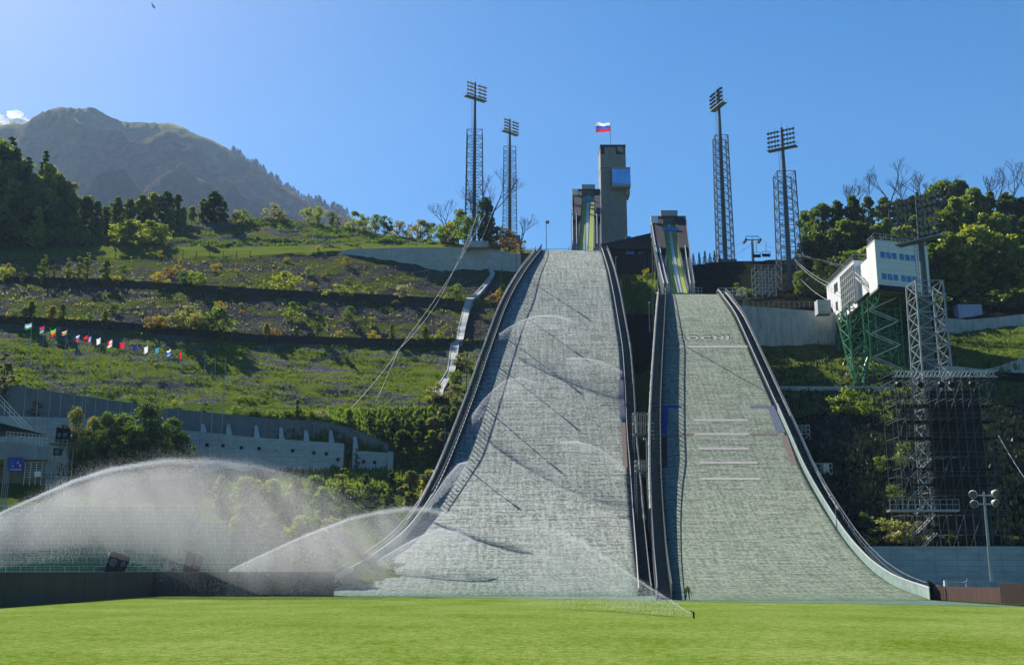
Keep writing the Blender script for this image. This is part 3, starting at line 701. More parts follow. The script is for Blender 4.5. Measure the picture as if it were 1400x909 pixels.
# ------------------------------------------------------------------ light towers
def ucyl(r0, r1, h, n=10):
    m = MB(); m.bar((0, 0, 0), (0, 0, h), r0, n, r1); return m
def light_tower(u, vb, vlat, vtop, Y, w, yaw, label, st=STEELD, group='tall floodlight towers', foot=None, nlv=None, pale=None, rkh=4.6, rows=4):
    zb, zl, zt = zq(vb, Y)+CZ, zq(vlat, Y)+CZ, zq(vtop, Y)+CZ; x = XU(u, Y, zb-CZ)
    rt = thing('light_tower', (x, Y, zb), label, 'light tower', group)
    h = w/2; cs = [(-h, -h), (h, -h), (h, h), (-h, h)]; m = MB(); lean = 1.18
    def cn(k, z): f = lean+(1-lean)*(z-zb)/(zl-zb); return Vector((x+cs[k][0]*f, Y+cs[k][1]*f, z))
    for k in range(4): m.bar(cn(k, zb), cn(k, zl), .14)
    n = nlv or max(6, int((zl-zb)/(w*.62))); md = MB()
    for i in range(n):
        z0 = zb+(zl-zb)*i/n; z1 = zb+(zl-zb)*(i+1)/n
        for k in range(4):
            k2 = (k+1) % 4; md.bar(cn(k, z1), cn(k2, z1), .075)
            md.bar(cn(k, z0), cn(k2, z1) if i % 2 else cn(k2, z1), .06); md.bar(cn(k2, z0), cn(k, z1), .06)
    fr = obj('lattice_frame', m, pale or st, rt); obj('bracing', md, pale or st, fr)
    m = MB(); m.bar((x, Y, zb), (x, Y, zl), .55, 10, .42); m.bar((x, Y, zl), (x, Y, zt), .42, 10, .24); obj('mast', m, st, rt)
    m = MB()
    for s in (-.18, .18): m.bar((x-.75+s, Y, zb+2), (x-.75+s, Y, zt-rkh-.6), .03, 4)
    z = zb+2
    while z < zt-rkh-.6: m.bar((x-.93, Y, z), (x-.57, Y, z), .02, 4); z += .5
    obj('ladder', m, st, rt)
    # lamp rack
    ax = Vector((math.cos(yaw), math.sin(yaw), 0)); fw = Vector((math.sin(yaw), -math.cos(yaw), 0)); W = max(w*1.45, 5.2); cols = 9; dz_ = (rkh-.6)/rows
    m = MB(); zr = zt-rkh
    for r in range(rows):
        z = zr+.7+r*dz_; m.bar(Vector((x, Y, z))-ax*W/2+fw*.35, Vector((x, Y, z))+ax*W/2+fw*.35, .07)
    for s in (-1, -.5, 0, .5, 1): m.bar(Vector((x, Y, zr))+ax*W/2*s+fw*.35, Vector((x, Y, zt))+ax*W/2*s+fw*.35, .05)
    rk = obj('lamp_rack', m, st, rt); o0 = org(rt)
    lm = MB(); lm.bar((0, 0, 0), tuple(fw*.42-Vector((0, 0, .22))), .22, 8, .30); lme = obj('floodlight', lm, [BLACK, GLASSLAMP], rk)
    for vtx in lme.data.vertices: vtx.co += o0
    for pl in lme.data.polygons:
        if len(pl.vertices) == 8 and pl.center.dot(fw) > .3: pl.material_index = 1
    first = True
    for r in range(rows):
        for c in range(cols):
            if c == cols//2: continue
            o = lme if first else lme.copy()
            if not first: col.objects.link(o); o.parent = rk
            first = False
            o.location = Vector((x, Y, zr+.7+r*dz_))-ax*W/2+ax*W*(c/(cols-1))+fw*(.45+.1*random.random())-o0
    m = MB(); q = [Vector((x, Y, zr-.1))+ax*W*.58*a+fw*b for a, b in ((-1, 1.0), (1, 1.0), (1, -.6), (-1, -.6))]
    m.prism([p_-Vector((0, 0, .12)) for p_ in q]+q)
    for a in np.linspace(-1, 1, 7): m.bar(Vector((x, Y, zr))+ax*W*.58*a-fw*.6, Vector((x, Y, zr+1))+ax*W*.58*a-fw*.6, .03, 4)
    m.bar(Vector((x, Y, zr+1))-ax*W*.58-fw*.6, Vector((x, Y, zr+1))+ax*W*.58-fw*.6, .035, 4)
    obj('service_platform', m, STEEL, rt)
    m = MB(); m.bar((x, Y, zt-.2), (x, Y, zt+1.6), .03, 4); obj('lightning_rod', m, st, rt)
    zd = drop(x, Y)
    if foot or zd < zb:
        m = MB(); f = foot or w*.75; m.bb(x-f, x+f, Y-f, Y+f, min(zd-1, zb-1), zb+.05); obj('footing', m, CONC_UP, rt)
    return rt
light_tower(648, 334, 181, 113, 274, 4.0, R(38), 'tall grey floodlight tower on the left, nearest above the pale retaining wall', foot=2.6)
light_tower(697, 326, 203, 163, 322, 3.7, R(42), 'tall grey floodlight tower left of the larger slope, second from the left, farther back', foot=3.2)
light_tower(992, 358, 188, 122, 250, 3.1, R(-72), 'slim floodlight tower on the skyline right of the inrun, its lamp rack seen edge-on', foot=2.2)
light_tower(1082, 417, 238, 175, 217, 3.7, R(-33), 'floodlight tower above the streaked concrete wall, right of the chairlift pylon')
light_tower(1291, 720, 388, 264, 132, 3.3, R(-48), 'nearest and largest floodlight tower, rising through the scaffold beside the judges tower', pale=STEEL, nlv=15, rkh=6.2, rows=6)
# cables from the left tower
def cable(pts, r, lab, grp='cables strung from the left light tower'):
    m = MB(); out = []
    for a, b in zip(pts[:-1], pts[1:]):
        for k in range(8):
            t_ = k/8; p = a.lerp(b, t_); p = p-Vector((0, 0, 1))*(4*t_*(1-t_)*(a-b).length*.02); out.append(p)
    out.append(pts[-1]); m.path(out, r*.5, 4); return tag(obj('cable', m, STEELP), lab, 'cable', grp)
A = P(653, 292, 260); NODE = P(628, 357, 235)
cable([A, P(597, 415, 215), P(540, 482, 185)], .07, 'cable from the left light tower to the slope, upper of the long pair')
cable([P(664, 291, 260), P(560, 457, 200), P(480, 558, 175)], .07, 'longest cable, from the left light tower down to the hedge above the two-tier wall')
cable([P(652, 294, 260), NODE], .05, 'short cable from the left light tower to the junction ring')
cable([NODE, P(558, 374, 225)], .05, 'short cable running left from the junction ring')
cable([NODE, P(596, 407, 236)], .05, 'steep cable from the junction ring to the timber fence')
cable([P(672, 294, 259), P(657, 331, 258)], .05, 'short guy cable beside the left light tower')
cable([P(545, 478, 190), P(533, 505, 185), P(514, 548, 180)], .08, 'thick pale hose lying on the striped slope')
cable([P(1084, 352, 217), P(1135, 388, 190)], .07, 'pale cable from the skyline light tower to the judges tower, upper one', 'cables strung to the judges tower')
cable([P(1086, 356, 217), P(1133, 392, 190)], .07, 'pale cable from the skyline light tower to the judges tower, middle one', 'cables strung to the judges tower')
cable([P(1086, 372, 217), P(1131, 410, 190)], .07, 'pale cable from the skyline light tower to the judges tower, lowest one', 'cables strung to the judges tower')
cable([P(1365, 595, 122), P(1402, 655, 115)], .06, 'cable slanting down from the right side of the scaffold', 'cables strung to the scaffold')
m = MB(); m.bar(NODE-Vector((0, 0, .5)), NODE+Vector((0, 0, .5)), .35, 8); tag(obj('junction_ring', m, STEELP), 'small ring where the hillside cables meet', 'ring')

# ------------------------------------------------------------------ inruns, start tower, buildings
MATT = mat('matt_dark_panels', (.018, .022, .032), (.010, .012, .018), .9, .95, bump=.2)
def inrun(label, b, t, trk, walls, lat_right):
    """b,t = (uL,uR,v,Y) bottom/top"""
    zb = zq(b[2], b[3])+CZ; zt = zq(t[2], t[3])+CZ
    def xs(w): return (XU(w[0], b[3], zb-CZ), XU(w[1], t[3], zt-CZ))
    def pt(w, s, dz=0, dx=0):
        xa, xb = xs(w); cz = zb+(zt-zb)*(.82*s+.18*s*s); return Vector((xa+(xb-xa)*s+dx, b[3]+(t[3]-b[3])*s, cz+dz))
    Lw, Rw = (b[0], t[0]), (b[1], t[1]); N = 14; S = np.linspace(0, 1, N+1)
    rt = thing('inrun', pt(Lw, 0), label, 'ski jump inrun')
    def ribbon(name, wl, wr, z0, z1, mt, s0=0, s1=1):
        m = MB(); ss = np.linspace(s0, s1, N+1)
        for a, c in zip(ss[:-1], ss[1:]):
            m.prism([pt(wl, a, z0), pt(wr, a, z0), pt(wr, c, z0), pt(wl, c, z0), pt(wl, a, z1), pt(wr, a, z1), pt(wr, c, z1), pt(wl, c, z1)])
        return obj(name, m, mt, rt)
    ribbon('deck', Lw, Rw, -1.4, -.05, DARKCLAD)
    GR = mat('yellow_green_inrun_matting', (.35, .42, .06), (.22, .30, .05), 1.5, .7); TRK = mat('ceramic_track', (.55, .56, .55), (.35, .36, .36), 1, .3)
    ribbon('green_matting', trk[0], trk[1], -.04, .06, GR); ribbon('track', trk[2], trk[3], .07, .2, TRK)
    for w, d in ((trk[0], -.25), (trk[1], .25)):
        m = MB()
        for a, c in zip(S[:-1], S[1:]): m.prism([pt(w, a, -.04, d-.1), pt(w, a, -.04, d+.1), pt(w, c, -.04, d+.1), pt(w, c, -.04, d-.1), pt(w, a, .8, d-.1), pt(w, a, .8, d+.1), pt(w, c, .8, d+.1), pt(w, c, .8, d-.1)])
        obj('track_board', m, STEELD, rt)
    for sgn, w in ((-1, Lw), (1, Rw)):
        m = MB()
        for a, c in zip(S[:-1], S[1:]):
            m.prism([pt(w, a, -1.5, -.12), pt(w, a, -1.5, .12), pt(w, c, -1.5, .12), pt(w, c, -1.5, -.12), pt(w, a, 1.0, -.12), pt(w, a, 1.0, .12), pt(w, c, 1.0, .12), pt(w, c, 1.0, -.12)])
        obj('side_wall', m, STEELD, rt)
        m = MB()
        for a, c in zip(S[:-1], S[1:]): m.bar(pt(w, a, 1.9), pt(w, c, 1.9), .12); m.bar(pt(w, a, 1.0), pt(w, a, 1.9), .06)
        obj('handrail', m, STEELP if sgn < 0 else STEEL, rt)
        ins = (w[0]-sgn*5.5, w[1]-sgn*5.5); m = MB(); ss = np.linspace(0, .6, 16)
        for k, (a, c) in enumerate(zip(ss[:-1], ss[1:])):
            m.bar(pt(ins, a, .1), pt(ins, c, 1.9), .07); m.bar(pt(ins, a, 1.9), pt(ins, c, .1), .07); m.bar(pt(ins, a, 1.9), pt(ins, c, 1.9), .09)
        obj('stair_lattice', m, STEELP, rt)
    # start housings either side of the track near the top
    for w0, w1 in ((Lw, trk[0]), (trk[1], Rw)):
        ribbon('start_terrace', (w0[0]+1, w0[1]+.8), (w1[0]-1, w1[1]-.6), .0, 1.7, MATT, .58, 1)
    m = MB(); a = pt(Lw, 1, 0); c = pt(Rw, 1, 0); m.prism([a+Vector((0, 0, -1.5)), c+Vector((0, 0, -1.5)), c+Vector((0, .4, -1.5)), a+Vector((0, .4, -1.5)), a+Vector((0, 0, 2.2)), c+Vector((0, 0, 2.2)), c+Vector((0, .4, 2.2)), a+Vector((0, .4, 2.2))]); obj('back_wall', m, STEELD, rt)
    cw = ((trk[0][0]+trk[1][0])/2, (trk[0][1]+trk[1][1])/2); q = pt(cw, .83, 1.9); m = MB(); m.box(q, (3.6, .6, .9)); obj('start_gate', m, GLASS, rt)
    q = pt(cw, 1, 2.5); m = MB(); m.box(q, (4.0, 2.5, 1.4)); obj('start_hut', m, STEEL, rt)
    q = pt((Lw[0]+4, Lw[1]+4), .93, 2.3); m = MB(); m.box(q, (1.7, .5, 2.2)); obj('white_sign', m, WHITE, rt)
    q = pt((Lw[0]+2, Lw[1]+2), .58, 1.3); m = MB(); m.box(q, (1.1, .6, 1.6)); obj('teal_box', m, mat('teal_paint', (.08, .30, .36)), rt)
    # take-off table
    ta = pt((b[0]-6, b[0]), 0); tb = pt((b[1]+8, b[1]), 0); m = MB(); m.bb(ta.x, tb.x, b[3]-1.5, b[3]+1, zb-1.2, zb-.5); obj('takeoff_table', m, CONC, rt)
    m = MB()
    for x in np.linspace(ta.x, tb.x, 12):
        if ta.x+2.5 < x < tb.x-2.5: continue
        m.bar((x, b[3]-1.4, zb-.5), (x, b[3]-1.4, zb+.7), .05)
    for x0, x1 in ((ta.x, ta.x+2.2), (tb.x-2.2, tb.x)):
        for z in (zb+.7, zb+.1): m.bar((x0, b[3]-1.4, z), (x1, b[3]-1.4, z), .05)
    obj('platform_railing', m, STEEL, rt)
    m = MB()
    for s in (.1, .35, .6, .85):
        for w in (Lw, Rw):
            p = pt(w, s, -1.2); q = Vector((p.x, p.y, drop(p.x, p.y)-1)); m.bar(q, p, .35, 4)
            if s > .1: m.bar(q, pt(w, s-.25, -1.2), .15)
    obj('supports', m, STEELD, rt); return rt
inrun('tall inrun of the larger jump with green-yellow track, left of the concrete tower', (783, 822, 344, 243), (782, 821, 268, 315), ((791, 796.5), (811, 812), (798, 802.5), (803, 806)), 0, 1)
inrun('inrun of the smaller jump with green-yellow track, right of the dark building', (908, 950, 401, 198), (890, 938, 307, 255), ((919, 907), (940, 922), (927.5, 913), (933, 917)), 0, 1)

Y = 320; zt = zq(198, Y)+CZ; xl, xr = XU(820.5, Y, zt-CZ), XU(855, Y, zt-CZ); zb = drop((xl+xr)/2, Y)-2
rt = thing('start_tower', ((xl+xr)/2, Y, zb), 'tall slender concrete start tower with a glass lookout box near its top', 'tower')
m = MB(); m.bb(xl, xr, Y, Y+8, zb, zt-.9)
obj('shaft', m, CONC_T, rt)
m = MB(); m.bb(xl-.05, xr+.05, Y-.05, Y+8.05, zt-.9, zt); obj('parapet', m, DARKCLAD, rt); m = MB(); m.bb(xl-.03, xr+.03, Y-.03, Y+8.03, zq(230, Y)+CZ-.12, zq(230, Y)+CZ+.12); obj('joint_band', m, DARKCLAD, rt)
for a, b in ((820.9, 826.3), (842, 853.8)):
    p, q = P(a, 211, Y-.06), P(b, 200, Y-.06); m = MB(); m.bb(p.x, q.x, Y-.08, Y+.3, p.z, q.z); w = obj('window', m, mat('dark_opening', (.02, .022, .02), bump=0), rt)
    m = MB(); mx = (p.x+q.x)/2
    if b > 840:
        m.prism([(mx-.9, Y-.14, p.z+1.2), (mx+1, Y-.14, p.z+.3), (mx+1, Y-.1, p.z+.3), (mx-.9, Y-.1, p.z+1.2), (mx-.9, Y-.14, q.z-.2), (mx+1, Y-.14, q.z-.3), (mx+1, Y-.1, q.z-.3), (mx-.9, Y-.1, q.z-.2)]); obj('blind', m, concrete('tan_blind', (.30, .27, .18), (.2, .18, .12)), w)
p, q = P(837.5, 252, Y-3), P(861.5, 231, Y-3)
m = MB(); m.bb(p.x, q.x, Y-3, Y+5, p.z, q.z); lk = obj('lookout_box', m, GLASSB, rt)
m = MB(); m.bb(p.x-.06, q.x+.06, Y-3.06, Y+5.06, q.z-.1, q.z+.5); LT = concrete('lookout_trim', (.32, .36, .38), (.2, .24, .28)); obj('lookout_roof', m, LT, lk); m = MB(); m.bb(p.x-.06, q.x+.06, Y-3.06, Y+5.06, p.z-.8, p.z+.1); obj('lookout_floor', m, LT, lk)
m = MB()
for x in np.linspace(p.x, q.x, 6): m.bb(x-.05, x+.05, Y-3.07, Y-3.0, p.z, q.z)
obj('mullions', m, STEEL, lk)
s = P(861.5, 266, Y-1); m = MB(); m.bb(xr-.3, q.x, Y-1, Y+4.5, s.z, p.z-.8); obj('service_shaft', m, concrete('beige_panel', (.33, .31, .23), (.25, .23, .17)), rt)
for v in (262, 268, 275, 284, 291): 
    p = P(834.5, v, Y-.02); m = MB(); m.box((p.x, Y-.02, p.z), (.35, .1, .6)); obj('slit_window', m, GLASS, rt)
# flag on the tower
fp = P(834.6, 198, Y+1); ft = P(834.6, 167, Y+1)
frt = thing('flagpole', fp, 'flagpole on top of the concrete tower flying a white, blue and red flag', 'flag')
m = MB(); m.bar(fp, ft, .09, 6); obj('pole', m, STEELP, frt)
def flagmesh(o, w, h, bands, cols, droop=.15, wave=.25, dirx=-1, ny=9, nx=10, canton=None):
    """o: top corner at the pole"""
    m = MB(); 
    def pt(i, j):
        s = i/nx; t = j/ny
        return Vector((o.x+dirx*w*s, o.y+wave*math.sin(s*6.5+t*1.2)*s, o.z-h*t-droop*s*s*h*(.3+.7*math.sin(s*3))+.06*math.sin(s*9)*h))
    for i in range(nx):
        for j in range(ny):
            if bands == 'v': k = min(len(cols)-1, int(i/nx*len(cols)))
            else: k = min(len(cols)-1, int(j/ny*len(cols)))
            if canton is not None and i < nx*.5 and j < ny*.45: k = canton
            m.cm = k; m.quad(pt(i, j), pt(i, j+1), pt(i+1, j+1), pt(i+1, j))
    return m
def cloth(name, c):
    t = NT(name); v = t.pos(); n = t.noise(v, 3); cc = t.ramp(n.outputs[0], [(.3, g(c, .8)), (.7, c)])
    d = t.n('ShaderNodeBsdfDiffuse'); t.l(cc, d.inputs[0]); tr = t.n('ShaderNodeBsdfTranslucent'); t.l(cc, tr.inputs[0])
    m = t.n('ShaderNodeMixShader'); m.inputs[0].default_value = .55; t.l(d.outputs[0], m.inputs[1]); t.l(tr.outputs[0], m.inputs[2]); t.l(m.outputs[0], t.out.inputs[0]); return t.m
FC = {k: cloth(k+'_cloth', c) for k, c in dict(white=(.85, .85, .85), blue=(.05, .12, .62), red=(.80, .03, .04), green=(.03, .35, .07), lime=(.25, .65, .08), black=(.012, .012, .014), yellow=(.75, .55, .03), teal=(.08, .35, .45), navy=(.02, .03, .30), sky=(.25, .45, .80)).items()}
fo = Vector((ft.x, ft.y, ft.z-.3)); obj('flag', flagmesh(fo, 4.6, 3.0, 'h', 'wbr', .12, .6), [FC['white'], FC['blue'], FC['red']], frt)

# dark building between the two inruns
Yb = 262
rt = thing('hill_building', P(855, 378, Yb), 'dark low building with sloping roof between the tower and the smaller inrun', 'building')
def pbox(name, mt, parent, u0, u1, v0, v1, Y, d, down=0, v0b=None):
    """front face by pixels, v0 top (v0b = top at right end)"""
    a, b = P(u0, v1, Y), P(u1, v1, Y); ta, tb = P(u0, v0, Y), P(u1, v0 if v0b is None else v0b, Y); dd = Vector((0, d, 0)); z = Vector((0, 0, down))
    m = MB(); m.prism([a-z, b-z, b-z+dd, a-z+dd, ta, tb, tb+dd, ta+dd]); return obj(name, m, mt, parent)
DB = mat('dark_timber_cladding', (.030, .022, .02), (.018, .015, .015), .8, .7, st=(2, 1, .2))
pbox('body', DB, rt, 820, 897, 338, 378, Yb, 10, 6, 324)
pbox('roof', mat('dark_roof', (.05, .04, .04)), rt, 818, 890, 335, 340, Yb-1.5, 13, 0, 318.5)
for a, b, c, d in ((855.5, 866.5, 336.5, 347.5), (872.8, 880.5, 335, 347)):
    w = pbox('window', GLASS, rt, a, b, c, d, Yb-.12, .3)
    pbox('mullion', BLACK, w, (a+b)/2-.3, (a+b)/2+.3, c, d, Yb-.2, .1)
pbox('glass_stairwell', GLASS, rt, 855.5, 862.5, 323, 332, Yb+6, 4); pbox('rooftop_block', DARKCLAD, rt, 870, 890, 322.5, 331, Yb+5, 5)
for u in (881, 885.5, 889): pbox('column', DARKCLAD, rt, u, u+1.5, 342, 378, Yb-3, .5, 3)
# skyline walkway left of the larger inrun
rt = thing('skyline_walkway', P(745, 347, 244), 'low dark platform with railing left of the larger take-off', 'platform')
pbox('deck', DARKCLAD, rt, 712, 784, 346, 352, 246, 3, 5)
m = MB()
for u in np.arange(712, 784, 5): m.bar(P(u, 346, 246.1), P(u, 340.5, 246.1), .05)
for v in (340.5, 343): m.bar(P(712, v, 246.1), P(784, v, 246.1), .04)
obj('railing', m, STEEL, rt)

def lamp_pole(u, vb, vt, Y, lab, heads, mt=STEEL, r=.12, grp=None):
    a, b = P(u, vb, Y), P(u, vt, Y); a.z = min(a.z, drop(a.x, Y)); rt = thing('lamp_post', a, lab, 'lamp post', grp)
    b.x = a.x; m = MB(); m.bar(a, b, r, 8, r*.6); obj('pole', m, mt, rt)
    for dx, dz, s in heads:
        m = MB(); m.bar((b.x, Y, b.z+dz), (b.x+dx, Y, b.z+dz+.05), r*.4, 4); m.box((b.x+dx, Y-.1, b.z+dz), (.5*s, .6*s, .3*s)); obj('lamp_head', m, mt, rt)
    return rt
lamp_pole(747, 341, 304, 247, 'thin lamp post on the skyline left of the larger inrun', [(.3, 0, 1.6)])
lamp_pole(888, 440, 414, 205, 'short pole lamp in the gap between the two slopes, upper', [(.1, 0, .8)], STEELP)
lamp_pole(842, 372, 352, 232, 'short leaning pole beside the top right of the larger slope', [(.1, 0, .6)], STEELP)
lamp_pole(885, 650, 600, 150, 'pole lamp in the gap between the two slopes, lower', [(-.2, 0, .8)], STEELP)
lamp_pole(1143, 706, 679, 125, 'small hooked lamp post behind the smaller slope barrier', [(-.5, 0, .6)], STEEL, .06)
lamp_pole(367, 360, 338, 200, 'slim pole at the corner of the concrete wall under the light towers', [(.1, 0, .3)]) if False else None
for h_, sd, vv_, ht, lab in ((hA, 'L', 376, 6.0, 'highest'), (hA, 'L', 411, 6.2, 'second from the top'), (hA, 'L', 446, 6.2, 'third from the top'), (hA, 'L', 482, 6.4, 'fourth from the top'), (hA, 'L', 536, 6.2, 'fifth from the top'), (hA, 'L', 612, 6.0, 'lowest'), (hB, 'L', 450, 9.0, None)):
    yy_ = yv(h_, vv_); x_ = h_.left(yy_)-1.75; z_ = h_.z(yy_); rt = thing('slope_lamp_post', (x_, yy_, z_-.8), 'slim lamp post outside the left barrier of the larger slope, '+lab if lab else 'slim tall pole outside the left barrier of the smaller slope', 'lamp post', 'slim lamp posts beside the slopes')
    m = MB(); m.bar((x_, yy_, z_-.8), (x_, yy_, z_+ht), .09, 6, .06); obj('pole', m, STEELD, rt); m = MB(); m.bar((x_, yy_, z_+ht-.35), (x_+.1, yy_-.25, z_+ht+.25), .14, 6, .2); obj('lamp_head', m, STEELD, rt)
# big lamp post, right foreground
a = P(1356, 795, 102); b = P(1346, 672, 102); a.z = 0; rt = thing('lamp_post', a, 'lamp post with four round floodlights in front of the scaffold', 'lamp post')
b.x = a.x; m = MB(); m.bar(a, b, .17, 10, .10); obj('pole', m, STEEL, rt)
m = MB()
for v in (677, 689): z = zq(v, 102)+CZ; m.bar((a.x-1.0, 102, z), (a.x+1.05, 102, z), .07, 6)
obj('cross_arm', m, STEEL, rt)
for dx, v in ((-1.0, 675), (1.0, 674), (-.95, 688), (.95, 687)):
    z = zq(v, 102)+CZ; m = MB(); q = Vector((a.x+dx, 102, z)); dr = Vector((-.25 if dx < 0 else .2, -.5, -.25)); m.bar(q-dr*.5, q, .16, 10, .36); m.bar(q, q+dr*.25, .38, 10, .38); fl_ = obj('floodlight', m, STEELP, rt)
    m = MB(); m.bar(q+dr*.26, q+dr*.32, .33, 10); obj('lens', m, GLASSLAMP, fl_)

# chairlift
rt = thing('chairlift_pylon', P(1030, 362, 262), 'chairlift pylon on the skyline with a wide crossarm and sheaves', 'chairlift pylon')
a, b = P(1030, 366, 262), P(1030, 328, 262); b.x = a.x; m = MB(); m.bar(a, b, .42, 8, .3); obj('mast', m, STEEL, rt)
m = MB(); m.bar(b-Vector((1.9, 0, 0)), b+Vector((1.9, 0, 0)), .18, 4); m.bar(b+Vector((-1.6, 0, .9)), b+Vector((1.6, 0, .9)), .12, 4)
for s in (-1.6, 0, 1.6): m.bar(b+Vector((s, 0, 0)), b+Vector((s, 0, .9)), .07)
obj('crossarm', m, STEEL, rt)
for s in (-1.8, 1.8):
    m = MB(); m.box(b+Vector((s, 0, -.35)), (.5, 3, .5)); obj('sheaves', m, STEELD, rt)
for s in (-1.8, 1.8):
    q = b+Vector((s, 0, -.1)); m = MB(); m.path([q+Vector((-40, 60, -14)), q, P(1084+s*3, 346+s, 225), P(1180, 372+s, 190)], .04); tag(obj('lift_cable', m, STEEL), 'haul cable of the chairlift, %s of the pair' % ('left' if s < 0 else 'right'), 'cable')
for u, v, lab in ((1034.5, 345, 'chairlift chair hanging beside the pylon mast'), (1047.5, 344, 'chairlift chair hanging on the cable right of the pylon')):
    q = P(u, v, 258); rt = thing('lift_chair', q, lab, 'chairlift chair', 'chairs of the chairlift'); m = MB(); m.bar(q, q+Vector((0, 0, 2.4)), .06); m.path([q, q+Vector((-1, 0, -.1)), q+Vector((-1, 0, -1.2)), q+Vector((1, 0, -1.2)), q+Vector((1, 0, -.1)), q], .06); obj('hanger', m, BLACK, rt)
    m = MB(); m.box(q+Vector((0, 0, -1.2)), (1.9, .6, .12)); m.box(q+Vector((0, .3, -.8)), (1.9, .1, .7)); obj('seat', m, BLACK, rt)

# ------------------------------------------------------------------ scaffolds and platforms
def scaffold(name, cat, lab, x0, x1, y0, y1, z0, z1, nx, nz, mt, r=.05, diag=True, grp=None, zf=None):
    rt = thing(name, ((x0+x1)/2, y0, z0), lab, cat, grp); m = MB(); xs = np.linspace(x0, x1, nx+1); zs = np.linspace(z0, z1, nz+1)
    for x in xs:
        for y in (y0, y1): m.bar((x, y, zf(x, y) if zf else z0), (x, y, z1+.6), r)
    obj('uprights', m, mt, rt); m = MB()
    for z in zs:
        for y in (y0, y1): m.bar((x0, y, z), (x1, y, z), r*.9)
        for x in xs: m.bar((x, y0, z), (x, y1, z), r*.8)
    for z in zs[1:]: m.bar((x0, y0, z+.5), (x1, y0, z+.5), r*.7)
    if diag:
        for i in range(nx):
            for k in range(nz):
                if (i+k) % 2 == 0 or i < 3: m.bar((xs[i], y0, zs[k]), (xs[i+1], y0, zs[k+1]), r*.8)
                if i % 2: m.bar((xs[i+1], y1, zs[k]), (xs[i], y1, zs[k+1]), r*.8)
    obj('bracing', m, mt, rt)
    return rt
YS = 125.5; pL, pR = P(1223, 519, YS), P(1360, 519, YS); zg = drop((pL.x+pR.x)/2, YS)
rt = scaffold('scaffold', 'scaffold', 'tall grey scaffold tower standing behind the four-headed lamp post', pL.x, pR.x, YS, YS+4.4, zg-1, pL.z, 12, 10, mat('dull_scaffold_steel', (.10, .105, .11), (.05, .055, .06), 2, .55, .3, .1), .055, True, zf=lambda x, y: drop(x, y)-.3)
m = MB(); tz = pL.z+.3
for z in (tz, tz+.7): m.bar((pL.x-.3, YS-.25, z), (pR.x+.3, YS-.25, z), .06)
n = 26
for k in range(n):
    xa = pL.x+(pR.x-pL.x)*k/n; xb = pL.x+(pR.x-pL.x)*(k+1)/n; m.bar((xa, YS-.25, tz), (xb, YS-.25, tz+.7), .035); m.bar((xb, YS-.25, tz), (xa, YS-.25, tz+.7), .035)
obj('top_truss', m, STEELP, rt)
for u in (1228, 1257, 1286, 1300, 1328):
    p = P(u, 524.5, YS-.5); m = MB(); m.bar(p+Vector((0, .3, .1)), p+Vector((0, -.35, -.2)), .26, 10, .36); m.bar(p, p+Vector((0, 0, .7)), .04); obj('floodlight', m, BLACK, rt)
for v in (553, 575, 598, 640, 662):
    z = zq(v, YS)+CZ; m = MB(); m.bb(pL.x, pR.x, YS+.3, YS+2.9, z, z+.1); obj('plank_deck', m, WOODD, rt)
for k in range(6):                     # stair flights in the left bays
    z = zg+1.5+k*2.1; m = MB()
    for q in (0, .5): m.bar((pL.x+1.2+q, YS+.5+q, z), (pL.x+3.4+q, YS+.5+q, z+2.1), .07)
    obj('stair_flight', m, STEELP, rt)
m = MB(); xm = pL.x+(pR.x-pL.x)*.46; m.bb(xm, pR.x-.1, YS+4.3, YS+4.36, zg+1.5, pL.z-.6); obj('dark_netting', m, mat('dark_netting', (.030, .034, .038), (.015, .018, .02), 3, .9), rt)
za = zq(697, YS)+CZ; m = MB(); qa, qb = P(1217, 697, YS-1.4), P(1312, 697, YS-1.4)
m.bb(qa.x, qb.x, YS-1.4, YS-.1, za-.25, za); 
for x in np.linspace(qa.x, qb.x, 12): m.bar((x, YS-1.4, za), (x, YS-1.4, za+1.1), .035)
for z in (.55, 1.1): m.bar((qa.x, YS-1.4, za+z), (qb.x, YS-1.4, za+z), .04)
obj('walkway', m, STEEL, rt)
# small scaffold near the skyline tower
q0, q1 = P(1034, 412, 212), P(1062, 412, 212); zt = zq(366, 212)+CZ
scaffold('scaffold', 'scaffold', 'small grey scaffold stair left of the skyline floodlight tower', q0.x, q1.x, 212, 215, drop(q0.x, 212)-.5, zt, 3, 5, STEEL, .07)
def platform(u0, u1, vtop, vdeck, vbot, Y, lab, grp='camera platforms beside the slopes', toward=-1):
    a, b = P(u0, vdeck, Y), P(u1, vdeck, Y); zt = zq(vtop, Y)+CZ; zb = zq(vbot, Y)+CZ
    rt = thing('camera_platform', a, lab, 'platform', grp); m = MB(); m.bb(a.x, b.x, Y, Y+2, a.z-.15, a.z); obj('deck', m, STEEL, rt)
    m = MB()
    for x in np.linspace(a.x, b.x, 5):
        for y in (Y, Y+2): m.bar((x, y, a.z), (x, y, zt), .045)
    for z in (zt, (zt+a.z)/2):
        for y in (Y, Y+2): m.bar((a.x, y, z), (b.x, y, z), .045)
        for x in (a.x, b.x): m.bar((x, Y, z), (x, Y+2, z), .045)
    obj('railing', m, STEELP, rt); m = MB(); xe = a.x if toward < 0 else b.x; xo = b.x if toward < 0 else a.x
    for y in (Y, Y+2):
        m.bar((xo, y, a.z-.1), (xe, y, zb), .07); m.bar(((a.x+b.x)/2, y, a.z-.1), (xe, y, zb+(a.z-zb)*.3), .06); m.bar((xe, y, a.z), (xe, y, drop(xe, y)-.3), .09)
        m.bar((xo, y, a.z), (xo, y, drop(xo, y)-.3), .07)
    obj('brackets', m, STEEL, rt); return rt
platform(1086, 1107, 581, 592, 612, 152, 'small camera platform right of the smaller slope, higher one')
